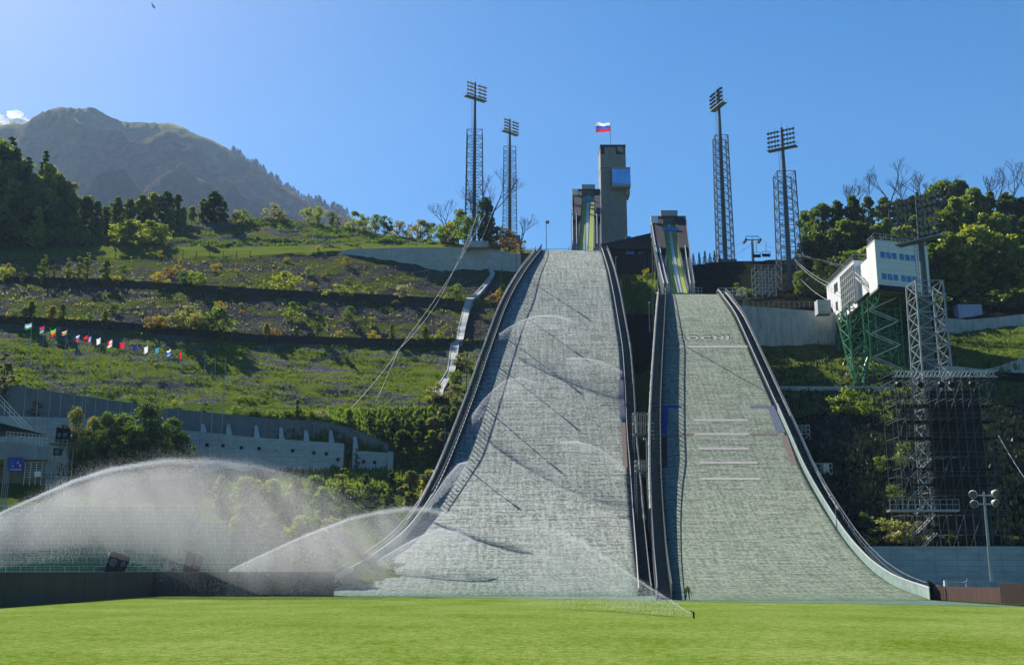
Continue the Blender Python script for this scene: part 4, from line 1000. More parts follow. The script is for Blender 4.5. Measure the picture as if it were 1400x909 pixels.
platform(1108, 1138, 633, 646, 662, 141, 'camera platform with a white cabinet right of the smaller slope, lower one')
p = P(1129, 640, 141.5); m = MB(); m.box((p.x, p.y, p.z), (.7, .6, 1.1)); tag(obj('cabinet', m, WHITE), 'white cabinet on the lower camera platform', 'cabinet')
platform(867, 888, 564, 592, 600, 160, 'tall railed platform in the gap between the slopes, higher one', toward=1)
platform(870, 889, 629, 642, 652, 146, 'railed platform in the gap between the slopes, lower one', toward=1)
platform(983, 1020, 394, 404, 412, 199, 'green railed platform at the top right of the smaller slope')
m = MB(); p = P(1323, 427, 199); m.box((p.x, p.y, p.z), (4.4, 2.4, 2.5)); m.box((p.x, p.y, p.z-2.3), (4.2, 2.2, 2.3)); tag(obj('painted_container', m, mat('graffiti_paint', (.42, .47, .60), (.16, .17, .38), .7, .7)), 'pale blue container with faded graffiti behind the near light tower', 'container')
p = P(1125, 421, 193); m = MB(); m.box(p, (2.4, 2, 2.6)); tag(obj('white_cabin', m, CONC_LO), 'small pale cabin on top of the streaked concrete wall', 'cabin')
post_fence([P(u, 423, 197.5) for u in np.arange(1016, 1136, 7)], 1.5, 'thin steel fence on top of the streaked concrete wall', (.5, .97), .035, STEEL)

# ------------------------------------------------------------------ judges tower
Y0 = 170.; ZT = zq(328.5, Y0)+CZ; ZB = zq(393, Y0)+CZ
def at_z(u, v, z): 
    r = ray(u, v); k = (z-CZ)/r.z; return Vector((0, 0, CZ))+r*k
A = P(1195.5, 328.5, Y0); B = at_z(1267.5, 337, ZT); Cc = at_z(1130, 393, ZT)
ex = (B-A).normalized(); ey = (Cc-A); LEN = ey.length; ey.normalize(); WID = (B-A).length
def jt(a, b, z): q = A+ex*a+ey*b; return Vector((q.x, q.y, ZB+z))
HT = ZT-ZB
JW = mat('white_panel', (.74, .74, .72), (.64, .64, .63), .5, .5, 0, .05, st=(1, 1, .3))
rt = thing('judges_tower', jt(3, 0, 0), 'white panelled judges tower on green lattice legs beside the smaller slope', 'judges tower')
def jbox(name, a0, a1, b0, b1, z0, z1, mt, par=None):
    m = MB(); m.prism([jt(a0, b0, z0), jt(a1, b0, z0), jt(a1, b1, z0), jt(a0, b1, z0), jt(a0, b0, z1), jt(a1, b0, z1), jt(a1, b1, z1), jt(a0, b1, z1)]); return obj(name, m, mt, par or rt)
f1 = LEN*.15; f2 = LEN*.40; f3 = LEN*.68
jbox('front_block', 0, WID, 0, f1, 0, HT, JW); jbox('recess', .9, WID, f1, f2, .6, HT-1, JW); jbox('rear_block', 0, WID*.8, f2, LEN, 0, HT, JW)
jbox('underside', -.05, WID+.03, -.06, f1, -.30, -.01, SOFFIT); jbox('underside', .2, WID-.3, f1+.02, LEN, -.45, -.02, SOFFIT)
jbox('eave', -.1, WID*.62, -.9, -.07, -.35, .25, BLACK); jbox('roof_edge', -.05, WID+.05, -.05, f1+.05, HT+.01, HT+.18, STEELP); jbox('roof_edge', -.06, WID*.8+.05, f2-.05, LEN+.05, HT+.01, HT+.18, STEELP)
for row, z0, z1, n in ((0, 1.4, 2.5, 6), (1, 5.0, 6.1, 6)):
    off = .55
    for k in range(6):
        a0 = .9+k*1.13+(.35 if k > 2 else 0); 
        w = jbox('window', a0, a0+.98, -.05, .02, z0, z1, STEELP); jbox('pane', a0+.07, a0+.91, -.07, -.04, z0+.07, z1-.07, GLASS, w)
        if k % 2: 
            m = MB(); m.bar(jt(a0+.2, -.09, z0+.15), jt(a0+.8, -.09, z1-.15), .05); obj('blind_cord', m, STEELP, w)
for a in (2.6, 5.2): jbox('panel_joint', a, a+.03, -.012, 0, 0, HT, STEEL)
for z in (.9, 3.1, 4.3, 6.9): jbox('panel_joint', 0, WID, -.01, .0, z, z+.03, STEEL)
# glazed side facing the slope
m = MB(); n = 7
jbox('side_glazing', -.08, -.01, f2+.2, f3, .5, HT-.6, STEELD)
for k in range(n+1): b_ = f2+.2+(f3-f2-.2)*k/n; m.bar(jt(-.13, b_, .4), jt(-.13, b_, HT-.5), .07)
for k in range(7): z = .5+(HT-1.1)*k/6; m.bar(jt(-.13, f2+.2, z), jt(-.13, f3, z), .06)
obj('glazing_bars', m, STEELP, rt)
jbox('white_fascia', -.2, -.02, f2-1, f3+.4, -.5, .35, WHITE)
for b_, z in ((f3+2.2, 5.4), (f3+3.4, 5.4), (f3+3.0, 2.0)):
    w = jbox('window', -.07, 0, b_, b_+1.0, z, z+1.6, STEEL); jbox('pane', -.1, -.06, b_+.1, b_+.9, z+.1, z+1.5, GLASS, w)
for k in range(5): b_ = f3+1+k*1.8; jbox('panel_joint', -.015, 0, b_, b_+.05, 0, HT, STEEL)
m = MB()                           # balcony stair in the recess
for k in range(9): q = jt(.4, f1+.6+k*.55, .8+k*.42); m.box(q, (1.1, .4, .08))
m.path([jt(0, f1+.3, 1.8), jt(0, f2-.3, 5.8)], .06); m.path([jt(0, f1+.3, .9), jt(0, f2-.3, 4.9)], .09)
for k in range(6): m.bar(jt(0, f1+.6+k*.9, 1+k*.75), jt(0, f1+.6+k*.9, 2+k*.75), .04)
obj('balcony_stair', m, STEELP, rt); jbox('balcony_deck', -.3, .9, f1, f2, .2, .4, BLACK)
for lab_, b0, b1, w_ in (('roof_railing', 0, f1, WID), ('roof_railing', f2, LEN, WID*.8)):
    m = MB(); cs = [jt(.1, b0+.1, HT+.15), jt(w_-.1, b0+.1, HT+.15), jt(w_-.1, b1-.1, HT+.15), jt(.1, b1-.1, HT+.15), jt(.1, b0+.1, HT+.15)]
    for p_, q_ in zip(cs[:-1], cs[1:]):
        n = max(2, int((q_-p_).length/1.1))
        for k in range(n+1): r_ = p_.lerp(q_, k/n); m.bar(r_, r_+Vector((0, 0, 1.1)), .035)
        for z in (.55, 1.1): m.bar(p_+Vector((0, 0, z)), q_+Vector((0, 0, z)), .035)
    obj(lab_, m, STEEL, rt)
# green lattice legs
def leg(top, bot, w0, w1, n, r=.18):
    m = MB(); cs = ((-1, -1), (1, -1), (1, 1), (-1, 1)); rings = []
    for k in range(n+1):
        t_ = k/n; c = bot.lerp(top, t_); w = w0+(w1-w0)*t_; rings.append([c+Vector((sx*w/2, sy*w/2, 0)) for sx, sy in cs])
    for k in range(4): m.bar(rings[0][k], rings[-1][k], r)
    for a, b in zip(rings[:-1], rings[1:]):
        for k in range(4):
            m.bar(b[k], b[(k+1) % 4], r*.7); m.bar(a[k], b[(k+1) % 4], r*.6); m.bar(a[(k+1) % 4], b[k], r*.6)
    return obj('lattice_leg', m, GREENP, rt)
def gnd(u, v, Y): q = P(u, v, Y); q.z = drop(q.x, q.y)-.2; return q
leg(jt(.9, f2+3, -.4), gnd(1174, 524, 171), 1.2, 5.2, 5); leg(jt(WID-1.4, 3, -.4), gnd(1247, 522, 173), .9, 1.8, 8)
leg(jt(1.5, LEN-4, -.4), gnd(1150, 470, 192), 1.0, 2.4, 3); leg(jt(WID-2, LEN-4, -.4), gnd(1215, 465, 194), 1.0, 2.4, 3)
leg(jt(WID*.5, f2, -.4), gnd(1215, 500, 185), 3.6, 1.4, 6, .11)
m = MB()                           # deck truss under the tower
for a in (.4, WID*.5, WID-.5): m.bar(jt(a, 0, -.5), jt(a, LEN, -.5), .12); m.bar(jt(a, 2, -2), jt(a, LEN-3, -2), .10)
k = 0; b_ = 0
while b_ < LEN-3:
    for a in (.4, WID*.5, WID-.5): m.bar(jt(a, b_, -.5), jt(a, b_+1.5, -2), .07); m.bar(jt(a, b_+1.5, -2), jt(a, b_+3, -.5), .07)
    m.bar(jt(.4, b_, -.5), jt(WID-.5, b_, -.5), .08); m.bar(jt(.4, b_, -.5), jt(WID-.5, b_+3, -.5), .06); b_ += 3
obj('floor_truss', m, GREENP, rt)
x0 = P(1192, 500, 174).x; x1 = P(1237, 500, 174).x; zf = drop((x0+x1)/2, 174); m = MB(); m2 = MB(); nf = 7; hz = (ZB-.6-zf)/nf
for k in range(nf):
    za_ = zf+k*hz; m.bar((x0, 174, za_), (x1, 174, za_), .07); m.bar((x0, 176.4, za_), (x1, 176.4, za_), .07)
    for y in (174, 175.1): m2.bar((x0+.4 if k % 2 == 0 else x1-.4, y, za_), (x1-.4 if k % 2 == 0 else x0+.4, y, za_+hz), .08)
    m.bar((x0, 174, za_+1), (x1, 174, za_+1), .03)
for x in (x0, x1):
    for y in (174, 176.4): m.bar((x, y, zf-.5), (x, y, ZB-.5), .1)
obj('stair_frame', m, GREENP, rt); m = MB(); xa_ = P(1178, 500, 173.5).x; xb_ = P(1250, 500, 173.5).x; zt_ = ZB-.6
for k in range(7):
    z_ = zf+(zt_-zf)*k/6; m.bar((xa_, 177.5, z_), (xb_, 178, z_), .09)
    for q in range(4):
        if k == 6: continue
        x_ = xa_+(xb_-xa_)*q/4; x2_ = xa_+(xb_-xa_)*(q+1)/4; z2_ = zf+(zt_-zf)*(k+1)/6; m.bar((x_, 177.7, z_), (x2_, 177.7, z2_), .07); m.bar((x2_, 177.7, z_), (x_, 177.7, z2_), .07)
for q in range(5): x_ = xa_+(xb_-xa_)*q/4; m.bar((x_, 177.7, drop(x_, 177.7)-.5), (x_, 177.7, zt_), .12)
obj('cross_bracing', m, GREENP, rt); obj('stair_flights', m2, STEELP, rt)

# ------------------------------------------------------------------ vegetation
def leaves(cent, rad, per, size, up=.3, seed=0):
    """clumps of small diamond leaves"""
    rg = np.random.default_rng(seed); n = len(cent)*per
    c = np.repeat(np.array(cent), per, 0); r = np.repeat(np.array(rad), per)[:, None]
    d = rg.normal(size=(n, 3)); d /= np.linalg.norm(d, axis=1)[:, None]; c = c+d*r*rg.uniform(.25, 1, (n, 1))**.6*np.array([1, 1, .75])
    a = rg.normal(size=(n, 3)); a /= np.linalg.norm(a, axis=1)[:, None]; b = np.cross(a, rg.normal(size=(n, 3))); b /= np.linalg.norm(b, axis=1)[:, None]
    s = size*rg.uniform(.6, 1.4, (n, 1)); V = np.stack([c-a*s, c-b*s*.6, c+a*s, c+b*s*.6], 1).reshape(-1, 3)
    return V, np.arange(n*4).reshape(-1, 4)
def raw_mesh(name, V, Fq, mt):
    o = npmesh(name, V, Fq, [mt]); me = o.data; bpy.data.objects.remove(o); return me
def mb_mesh(name, mb, mt):
    me = bpy.data.meshes.new(name); me.from_pydata(mb.v, [], mb.f); me.materials.append(mt); me.update(); return me
def broadleaf(seed, H=10, W=7, ncl=46, per=42, size=.30, low=.04, tall=1.0):
    rd = random.Random(seed); cs, rs = [], []; mb = MB(); mb.bar((0, 0, -.4), (0, 0, H*.35), .22, 7, .16); mb.bar((0, 0, H*.35), (rd.uniform(-.4, .4), rd.uniform(-.4, .4), H*.8), .16, 6, .05)
    for k in range(ncl):
        t = rd.random(); z = H*(low+(1-low)*t); pr = math.sin(math.pi*min(1, (t*.88+.12)))**.6
        a = rd.uniform(0, 2*math.pi); rr = W/2*pr*rd.uniform(.25, 1.0)*(.8+.4*noise.noise(Vector((math.cos(a), math.sin(a), t*2+seed))))
        p = (rr*math.cos(a), rr*math.sin(a), min(z, H*.96)); cs.append(p); rs.append(rd.uniform(.07, .14)*W*.9)
        if k % 3 == 0: mb.bar((0, 0, max(.3, p[2]*.45)), p, .07, 4, .02)
    V, Fq = leaves(cs, rs, per, size, seed=seed); return raw_mesh('crown', V, Fq, L_GREEN), mb_mesh('trunk', mb, BARK)
def conifer(seed, H=12, W=4.2):
    rd = random.Random(seed); cs, rs = [], []; mb = MB(); mb.bar((0, 0, -.4), (0, 0, H*.97), .2, 6, .03)
    z = H*.1
    while z < H*.98:
        w = W/2*(1-z/H)**.85
        for k in range(7):
            a = rd.uniform(0, 6.28); rr = w*rd.uniform(.35, 1); cs.append((rr*math.cos(a), rr*math.sin(a), z-rr*.25)); rs.append(.18+w*.22)
        z += H*.045
    V, Fq = leaves(cs, rs, 16, .17, seed=seed); return raw_mesh('crown', V, Fq, L_CON), mb_mesh('trunk', mb, BARK)
def shrub(seed, H=3, W=3, ncl=18, per=46, size=.13, cone=False):
    rd = random.Random(seed); cs, rs = [], []; mb = MB()
    for k in range(5): mb.bar((0, 0, -.2), (rd.uniform(-.4, .4)*W, rd.uniform(-.4, .4)*W, H*rd.uniform(.5, .85)), .045, 4, .015)
    for k in range(ncl):
        t = rd.random(); a = rd.uniform(0, 6.28); w = (1-t)*.9+.12 if cone else math.sqrt(max(.05, 1-(t*1.5-.5)**2 if t > .33 else .8))
        rr = W/2*w*rd.uniform(.1, .95); cs.append((rr*math.cos(a), rr*math.sin(a), H*(.06+.86*t))); rs.append(rd.uniform(.12, .2)*min(W, H))
    V, Fq = leaves(cs, rs, per, size, seed=seed); return raw_mesh('foliage', V, Fq, L_YG), mb_mesh('stems', mb, BARK)
def bare(seed, H=10):
    rd = random.Random(seed); mb = MB()
    def br(p, d, l, r, dep):
        q = p+d*l; mb.bar(p, q, r, 4 if dep > 1 else 6, r*.68)
        if dep >= 6 or r < .012: return
        for k in range(2 if dep < 2 else rd.choice((2, 3))):
            nd = (d+Vector((rd.uniform(-.6, .6), rd.uniform(-.6, .6), rd.uniform(-.1, .45)))).normalized(); br(q, nd, l*rd.uniform(.66, .86), r*.62, dep+1)
    br(Vector((0, 0, -.4)), Vector((0, 0, 1)), H*.26, H*.020, 0); return mb_mesh('trunk', mb, BARK)
TREES = [broadleaf(i, W=w, ncl=c) for i, (w, c) in enumerate(((7.4, 110), (9, 130), (6.5, 100), (8, 120), (5.6, 90)))]
BIGT = [broadleaf(20+i, 10, 10.5, 110, 95, .16, .04) for i in range(3)]
TALL = [broadleaf(30, 10, 4.2, 40, 60, .2, .05), broadleaf(31, 10, 3.6, 36, 60, .2, .05)]
CON = [conifer(40), conifer(41), conifer(42, 12, 3.4)]
SHR = [shrub(50), shrub(51, 3, 3.8, 22), shrub(52, 3, 2.6), shrub(53, 3, 4.6, 26), shrub(54, 3, 3.2, 20)]
CONE = [shrub(60, 3, 2., 22, 50, .12, True), shrub(61, 3, 1.7, 20, 50, .12, True)]
BARE = [bare(70), bare(71), bare(73)]
BH = {id(x): 10. for x in TREES+BIGT+TALL}; 
KIND = {'tree': (TREES, 10.), 'big': (BIGT, 10.), 'tall': (TALL, 10.), 'con': (CON, 12.), 'bush': (SHR, 3.), 'cone': (CONE, 3.)}
COLN = {'d': (L_DARK, 'dark green'), 'g': (L_GREEN, 'mid green'), 'y': (L_YG, 'yellow-green'), 'o': (L_OLIVE, 'olive'), 'Y': (L_YELLOW, 'bright yellow'), 'r': (L_ORANGE, 'orange-brown'), 'p': (L_PALE, 'pale silvery'), 'c': (L_CON, 'blackish green')}
NV = [0]
def plant(kind, u, vb, vt, c, label=None, wide=1., Y=None, grp=None, base=None):
    p = base or (P(u, vb, Y) if Y else hit(u, vb))
    if p is None: p = P(u, vb, 300)
    if Y and not base: p.z = min(p.z, drop(p.x, p.y)) if drop(p.x, p.y) > p.z-6 else p.z
    H = max(.6, zq(vt, p.y)+CZ-p.z); lst, h0 = KIND[kind]; NV[0] += 1; mesh = lst[NV[0] % len(lst)]
    nm_, cat = {'tree': ('broadleaf_tree', 'tree'), 'big': ('broadleaf_tree', 'tree'), 'tall': ('slender_tree', 'tree'), 'con': ('conifer_tree', 'tree'), 'bush': ('shrub', 'shrub'), 'cone': ('young_tree', 'tree')}[kind]
    rt = thing(nm_, p, label, cat, grp); s = H/h0; rt.scale = (s*wide*(1.25 if kind == 'bush' else 1.), s*wide*(1.25 if kind == 'bush' else 1.), s*(1.12 if kind == 'bush' else 1.)); rt.rotation_euler.z = random.uniform(0, 6.28)
    f = bpy.data.objects.new(mesh[0].name.split('.')[0], mesh[0]); col.objects.link(f); f.parent = rt
    f.material_slots[0].link = 'OBJECT'; f.material_slots[0].material = COLN[c][0]
    t_ = bpy.data.objects.new(mesh[1].name.split('.')[0], mesh[1]); col.objects.link(t_); t_.parent = rt
    return rt
def bare_tree(u, vb, vt, label, Y=None, grp=None):
    p = P(u, vb, Y) if Y else (hit(u, vb) or P(u, vb, 250))
    if Y: p.z = drop(p.x, p.y)
    H = zq(vt, p.y)+CZ-p.z; rt = thing('bare_tree', p, label, 'tree', grp); NV[0] += 1
    o = bpy.data.objects.new('branches', BARE[NV[0] % 3]); col.objects.link(o); o.parent = rt; s = H/8.6; rt.scale = (s, s, s); rt.rotation_euler.z = random.uniform(0, 6.28); return rt
# every plant traced from the photograph: zone -> (where it stands, list of kind, u, v base, v top, colour, width)
ORD = ['first', 'second', 'third', 'fourth', 'fifth', 'sixth', 'seventh', 'eighth', 'ninth', 'tenth', 'eleventh', 'twelfth', 'thirteenth', 'fourteenth', 'fifteenth', 'sixteenth', 'seventeenth', 'eighteenth', 'nineteenth', 'twentieth']
def ordn(k):
    if k < 20: return ORD[k]
    return {20: 'twenty-', 30: 'thirty-', 40: 'forty-', 50: 'fifty-'}[(k+1)//10*10]+ORD[(k+1) % 10-1] if (k+1) % 10 else {30: 'thirtieth', 40: 'fortieth', 50: 'fiftieth'}[k+1]
KN = {'tree': 'broadleaf tree', 'big': 'bushy tree', 'tall': 'slender tree', 'con': 'conifer', 'bush': 'shrub', 'cone': 'young conical tree'}
def zone(where, grp, lst, Yf=None):
    lst = sorted(lst, key=lambda e: e[1])
    cnt = {}
    for e in lst: k = (e[0], e[4]); cnt[k] = cnt.get(k, 0)+1
    seen = {}
    for e in lst:
        kind, u, vb, vt, c = e[:5]; w = e[5] if len(e) > 5 else 1.; key = (kind, c); i = seen.get(key, 0); seen[key] = i+1
        lab = '%s %s %s' % (COLN[c][1], KN[kind], where)
        if cnt[key] > 1: lab += ', %s from the left' % ordn(i)
        plant(kind, u, vb, vt, c, lab, w, Yf(u) if Yf else (e[6] if len(e) > 6 else None), grp)
zone('in the left forest', 'trees of the left forest', [
    ('tree', -14, 322, 196, 'd'), ('con', 4, 318, 184, 'd', 1.3), ('con', 13, 322, 200, 'd', 1.2), ('con', 30, 320, 212, 'd', 1.2), ('con', 53, 318, 203, 'd', 1.1), ('tree', 22, 322, 225, 'd', .8), ('tree', 40, 322, 238, 'o', .7), ('tree', 60, 322, 225, 'y', .7), ('tree', 74, 322, 238, 'y', .7),
    ('tree', 88, 322, 248, 'o', .8), ('tree', 66, 330, 262, 'y', .8), ('tree', 8, 334, 268, 'y', .8), ('tree', 33, 334, 262, 'g'), ('tree', 48, 338, 284, 'y', .8), ('tree', -4, 342, 290, 'g', 1.2), ('tree', 15, 340, 296, 'g', .9), ('tree', 96, 326, 275, 'g', .8), ('tree', 115, 322, 268, 'g', .9), ('tree', 130, 322, 275, 'y', .9),
    ('tree', 80, 334, 285, 'd'), ('tree', 100, 332, 296, 'y'), ('bush', 53, 342, 312, 'y'), ('bush', 80, 338, 314, 'g'), ('bush', 112, 336, 316, 'y', 1.2), ('bush', 96, 338, 322, 'y', 1.4), ('tree', 1, 328, 225, 'y', .7), ('tree', 28, 335, 288, 'y', .8), ('tree', 62, 334, 288, 'd', 1.), ('tree', 45, 330, 262, 'd', 1.)])
zone('on the left ridge', 'trees on the left ridge', [
    ('tree', 158, 309, 270, 'd', 1.0), ('tree', 176, 309, 272, 'g', .9), ('tree', 192, 309, 266, 'y', .9), ('tree', 208, 308, 264, 'y', .9), ('tree', 226, 308, 262, 'g', .9), ('tree', 241, 306, 266, 'g', .9), ('tree', 165, 312, 284, 'g'), ('tree', 200, 312, 284, 'd'), ('tree', 232, 311, 286, 'y', .9), ('tree', 250, 309, 284, 'y', .8),
    ('tree', 262, 302, 282, 'y', .9), ('tree', 277, 303, 272, 'g', .9), ('tree', 291, 303, 262, 'd', 1.1), ('tree', 306, 304, 276, 'g', .8), ('bush', 184, 336, 306, 'y', 1.5), ('bush', 206, 336, 306, 'g', 1.4), ('bush', 168, 336, 314, 'y', 1.2), ('bush', 219, 334, 312, 'y'), ('bush', 147, 318, 300, 'g', 1.6), ('bush', 330, 304, 288, 'y'), ('bush', 322, 306, 292, 'o'), ('tree', 143, 318, 282, 'g', 1.)])
zone('on the skyline ridge', 'saplings on the skyline ridge', [
    ('bush', 372, 300, 281, 'p'), ('bush', 383, 304, 292, 'Y'), ('bush', 421, 303, 285, 'y', .9), ('bush', 435, 306, 286, 'y', .9), ('bush', 454, 308, 290, 'g', .8), ('bush', 462, 310, 296, 'o', .7), ('bush', 485, 316, 292, 'y', 1.), ('bush', 498, 316, 299, 'Y', 1.), ('bush', 514, 318, 297, 'g', 1.), ('bush', 527, 320, 297, 'g', 1.), ('bush', 549, 325, 304, 'p', 1.), ('bush', 575, 328, 304, 'p', 1.3), ('bush', 589, 329, 307, 'g'),
    ('bush', 603, 333, 312, 'y', 1.3), ('bush', 613, 333, 306, 'Y', 1.), ('bush', 627, 334, 292, 'g', .8), ('bush', 617, 332, 318, 'y', 1.4), ('bush', 366, 300, 298, 'r')])
zone('beside the left light towers', 'plants by the left light towers', [('tree', 664, 334, 272, 'd', .55, 266), ('bush', 675, 338, 310, 'o', 1., 268), ('bush', 690, 348, 318, 'r', 1., 268), ('bush', 637, 334, 300, 'd', 1., 268)])
zone('on the upper rocky slope', 'bushes on the upper rocky slope', [
    ('bush', 392, 358, 351, 'Y'), ('bush', 473, 363, 353, 'Y'), ('bush', 435, 344, 337, 'Y'), ('bush', 490, 345, 337, 'o'), ('bush', 422, 377, 366, 'y'), ('bush', 219, 352, 343, 'Y'), ('bush', 427, 393, 386, 'Y', 1.2), ('bush', 443, 380, 375, 'r', 1.4), ('bush', 245, 372, 357, 'Y', .8), ('bush', 228, 380, 368, 'r', 1.3), ('bush', 293, 372, 362, 'Y', 1.), ('bush', 300, 366, 360, 'Y', .8), ('bush', 324, 376, 368, 'Y', 1.2), ('bush', 188, 391, 383, 'y', 1.2), ('bush', 168, 382, 364, 'g'), ('bush', 10, 375, 362, 'Y', 1.2), ('bush', 330, 392, 388, 'g', 1.4), ('bush', 474, 386, 383, 'y', 1.5)])
zone('along the upper retaining fence', 'bushes along the upper retaining fence', [
    ('tall', 59, 389, 348, 'y', 1.1), ('tall', 72, 389, 362, 'o', 1.3), ('tall', 91, 389, 352, 'o', 1.2), ('tall', 106, 389, 350, 'o', 1.2), ('tall', 118, 389, 345, 'y', 1.1), ('tree', 143, 391, 356, 'y', 1.), ('bush', 160, 390, 378, 'Y'), ('bush', 216, 392, 374, 'Y', 1.), ('bush', 252, 395, 374, 'g', 1.2), ('bush', 266, 395, 374, 'y', 1.2), ('bush', 392, 400, 375, 'y', 1.2), ('bush', 364, 401, 388, 'g'),
    ('bush', 461, 408, 391, 'y', 1.4), ('bush', 440, 406, 396, 'g', 1.2), ('bush', 504, 408, 394, 'o', 1.2), ('bush', 552, 411, 391, 'p', 1.2), ('bush', 623, 413, 389, 'g', .9), ('bush', 614, 414, 402, 'y'), ('bush', 687, 409, 391, 'Y', 1.), ('bush', 676, 413, 403, 'r', 1.4), ('bush', 8, 388, 366, 'y', 1.1), ('bush', 303, 400, 391, 'g', 1.3), ('tall', 30, 388, 366, 'o', 1.2)])
zone('on the middle dark slope', 'bushes on the middle slope', [
    ('bush', 399, 440, 416, 'y', .9), ('tall', 434, 463, 424, 'y', 1.5), ('bush', 477, 439, 421, 'd', .9), ('bush', 509, 446, 433, 'y', .9), ('bush', 542, 418, 411, 'o', 1.2), ('bush', 299, 424, 413, 'Y', .9), ('bush', 330, 430, 424, 'r', 1.2), ('bush', 155, 430, 415, 'd', 1.4), ('bush', 366, 422, 418, 'g', 1.2)])
zone('behind the lower retaining fence', 'bushes along the lower retaining fence', [
    ('bush', 10, 441, 430, 'Y'), ('tree', 42, 442, 411, 'g', .9), ('tree', 33, 442, 420, 'o', .9), ('tree', 70, 445, 418, 'Y', .8), ('tree', 84, 445, 416, 'y', .9), ('bush', 104, 446, 436, 'Y'), ('tree', 143, 449, 425, 'y', .9), ('bush', 209, 452, 433, 'r', 1.1), ('bush', 219, 452, 434, 'Y', 1.), ('bush', 240, 453, 431, 'o', 1.1), ('bush', 258, 455, 423, 'o', 1.0), ('bush', 270, 455, 432, 'Y', 1.), ('bush', 300, 457, 423, 'y', 1.0),
    ('bush', 290, 457, 430, 'g', 1.), ('tree', 364, 463, 442, 'Y', .9), ('bush', 376, 463, 451, 'r', 1.), ('bush', 464, 464, 452, 'Y', .9), ('bush', 509, 466, 453, 'Y', .9), ('tree', 535, 467, 443, 'y', 1.), ('tree', 581, 469, 446, 'y', .9), ('bush', 599, 470, 454, 'y', 1.), ('bush', 570, 470, 458, 'o', 1.), ('bush', 551, 468, 458, 'o', 1.2), ('bush', 20, 442, 424, 'y', 1.), ('bush', 122, 446, 430, 'g', 1.)])
zone('below the striped slope', 'bushes at the foot of the striped slope', [
    ('cone', 406, 573, 545, 'y', 1.3), ('bush', 439, 576, 562, 'p', 1.1), ('bush', 425, 573, 562, 'o', 1.2), ('cone', 477, 585, 558, 'y', 1.3), ('bush', 370, 570, 560, 'y', 1.5), ('bush', 25, 523, 512, 'g'), ('bush', 148, 541, 533, 'd', 1.2), ('bush', 205, 552, 541, 'd', 1.6), ('bush', 240, 558, 548, 'y', 1.6), ('bush', 280, 563, 552, 'g', 1.6), ('bush', 320, 567, 556, 'g', 1.6), ('bush', 180, 550, 541, 'g', 1.6), ('bush', 345, 568, 557, 'd', 1.6), ('bush', 390, 572, 562, 'd', 1.4),
    ('bush', 620, 550, 528, 'p', 1.1), ('bush', 622, 532, 508, 'g', .9), ('bush', 634, 505, 485, 'o', 1.2), ('bush', 595, 548, 524, 'o', .8)])
zone('on the overgrown bank', 'shrubs on the overgrown bank', [
    ('tree', x, b, t, c, w*.62) for x, b, t, c, w in ((505, 592, 570, 'd', 1.8), (520, 600, 574, 'g', 1.8), (538, 600, 570, 'd', 1.9), (556, 606, 574, 'g', 1.9), (575, 606, 572, 'd', 1.9), (592, 606, 570, 'o', 1.8), (608, 604, 566, 'g', 1.6), (549, 622, 588, 'd', 1.8), (570, 626, 590, 'o', 1.8), (590, 626, 588, 'g', 1.8), (606, 622, 590, 'p', 1.4), (556, 640, 612, 'd', 1.8), (576, 642, 612, 'y', 1.6), (592, 640, 606, 'o', 1.6), (605, 590, 556, 'p', 1.5), (620, 585, 556, 'o', 1.3), (530, 610, 590, 'g', 1.6))])
zone('in front of the two-tier wall', 'trees in front of the two-tier wall', [
    ('big', 196, 652, 552, 'd', .95), ('big', 166, 655, 568, 'd', .8), ('big', 230, 650, 574, 'd', .85), ('big', 142, 655, 566, 'g', .8), ('big', 212, 655, 590, 'g', .9), ('big', 122, 657, 572, 'o', .6), ('big', 98, 657, 560, 'o', .5), ('big', 180, 660, 585, 'g', 1.), ('big', 245, 655, 592, 'd', .9), ('tall', 84, 650, 580, 'p', 1.4), ('tall', 46, 600, 548, 'p', 1.6), ('tall', 66, 610, 576, 'p', 1.4), ('cone', 322, 628, 605, 'p', 1.), ('tall', 382, 634, 597, 'g', 1.8), ('tall', 416, 630, 611, 'p', 1.6), ('tall', 487, 645, 612, 'p', 1.2),
    ('tall', 469, 690, 639, 'y', 2.0), ('tall', 0, 560, 482, 'p', 1.3), ('tall', 110, 655, 590, 'y', 1.6), ('cone', 268, 650, 618, 'p', 1.)])
zone('behind the sprinklers', 'shrubs behind the sprinklers', [
    ('tree', x, b, t, c, w*.75) for x, b, t, c, w in ((300, 700, 650, 'o', 1.6), (335, 702, 652, 'y', 1.7), (372, 706, 655, 'y', 1.6), (405, 708, 655, 'o', 1.6), (440, 712, 665, 'y', 1.6), (330, 750, 690, 'y', 1.6), (370, 765, 702, 'o', 1.6), (410, 770, 705, 'y', 1.6), (450, 772, 708, 'o', 1.7), (505, 700, 662, 'd', 1.4), (530, 705, 668, 'd', 1.5), (560, 700, 644, 'o', 1.7), (588, 690, 642, 'o', 1.6), (470, 740, 690, 'y', 1.5), (500, 668, 648, 'd', 1.5), (535, 665, 646, 'd', 1.4), (430, 690, 650, 'g', 1.5))])
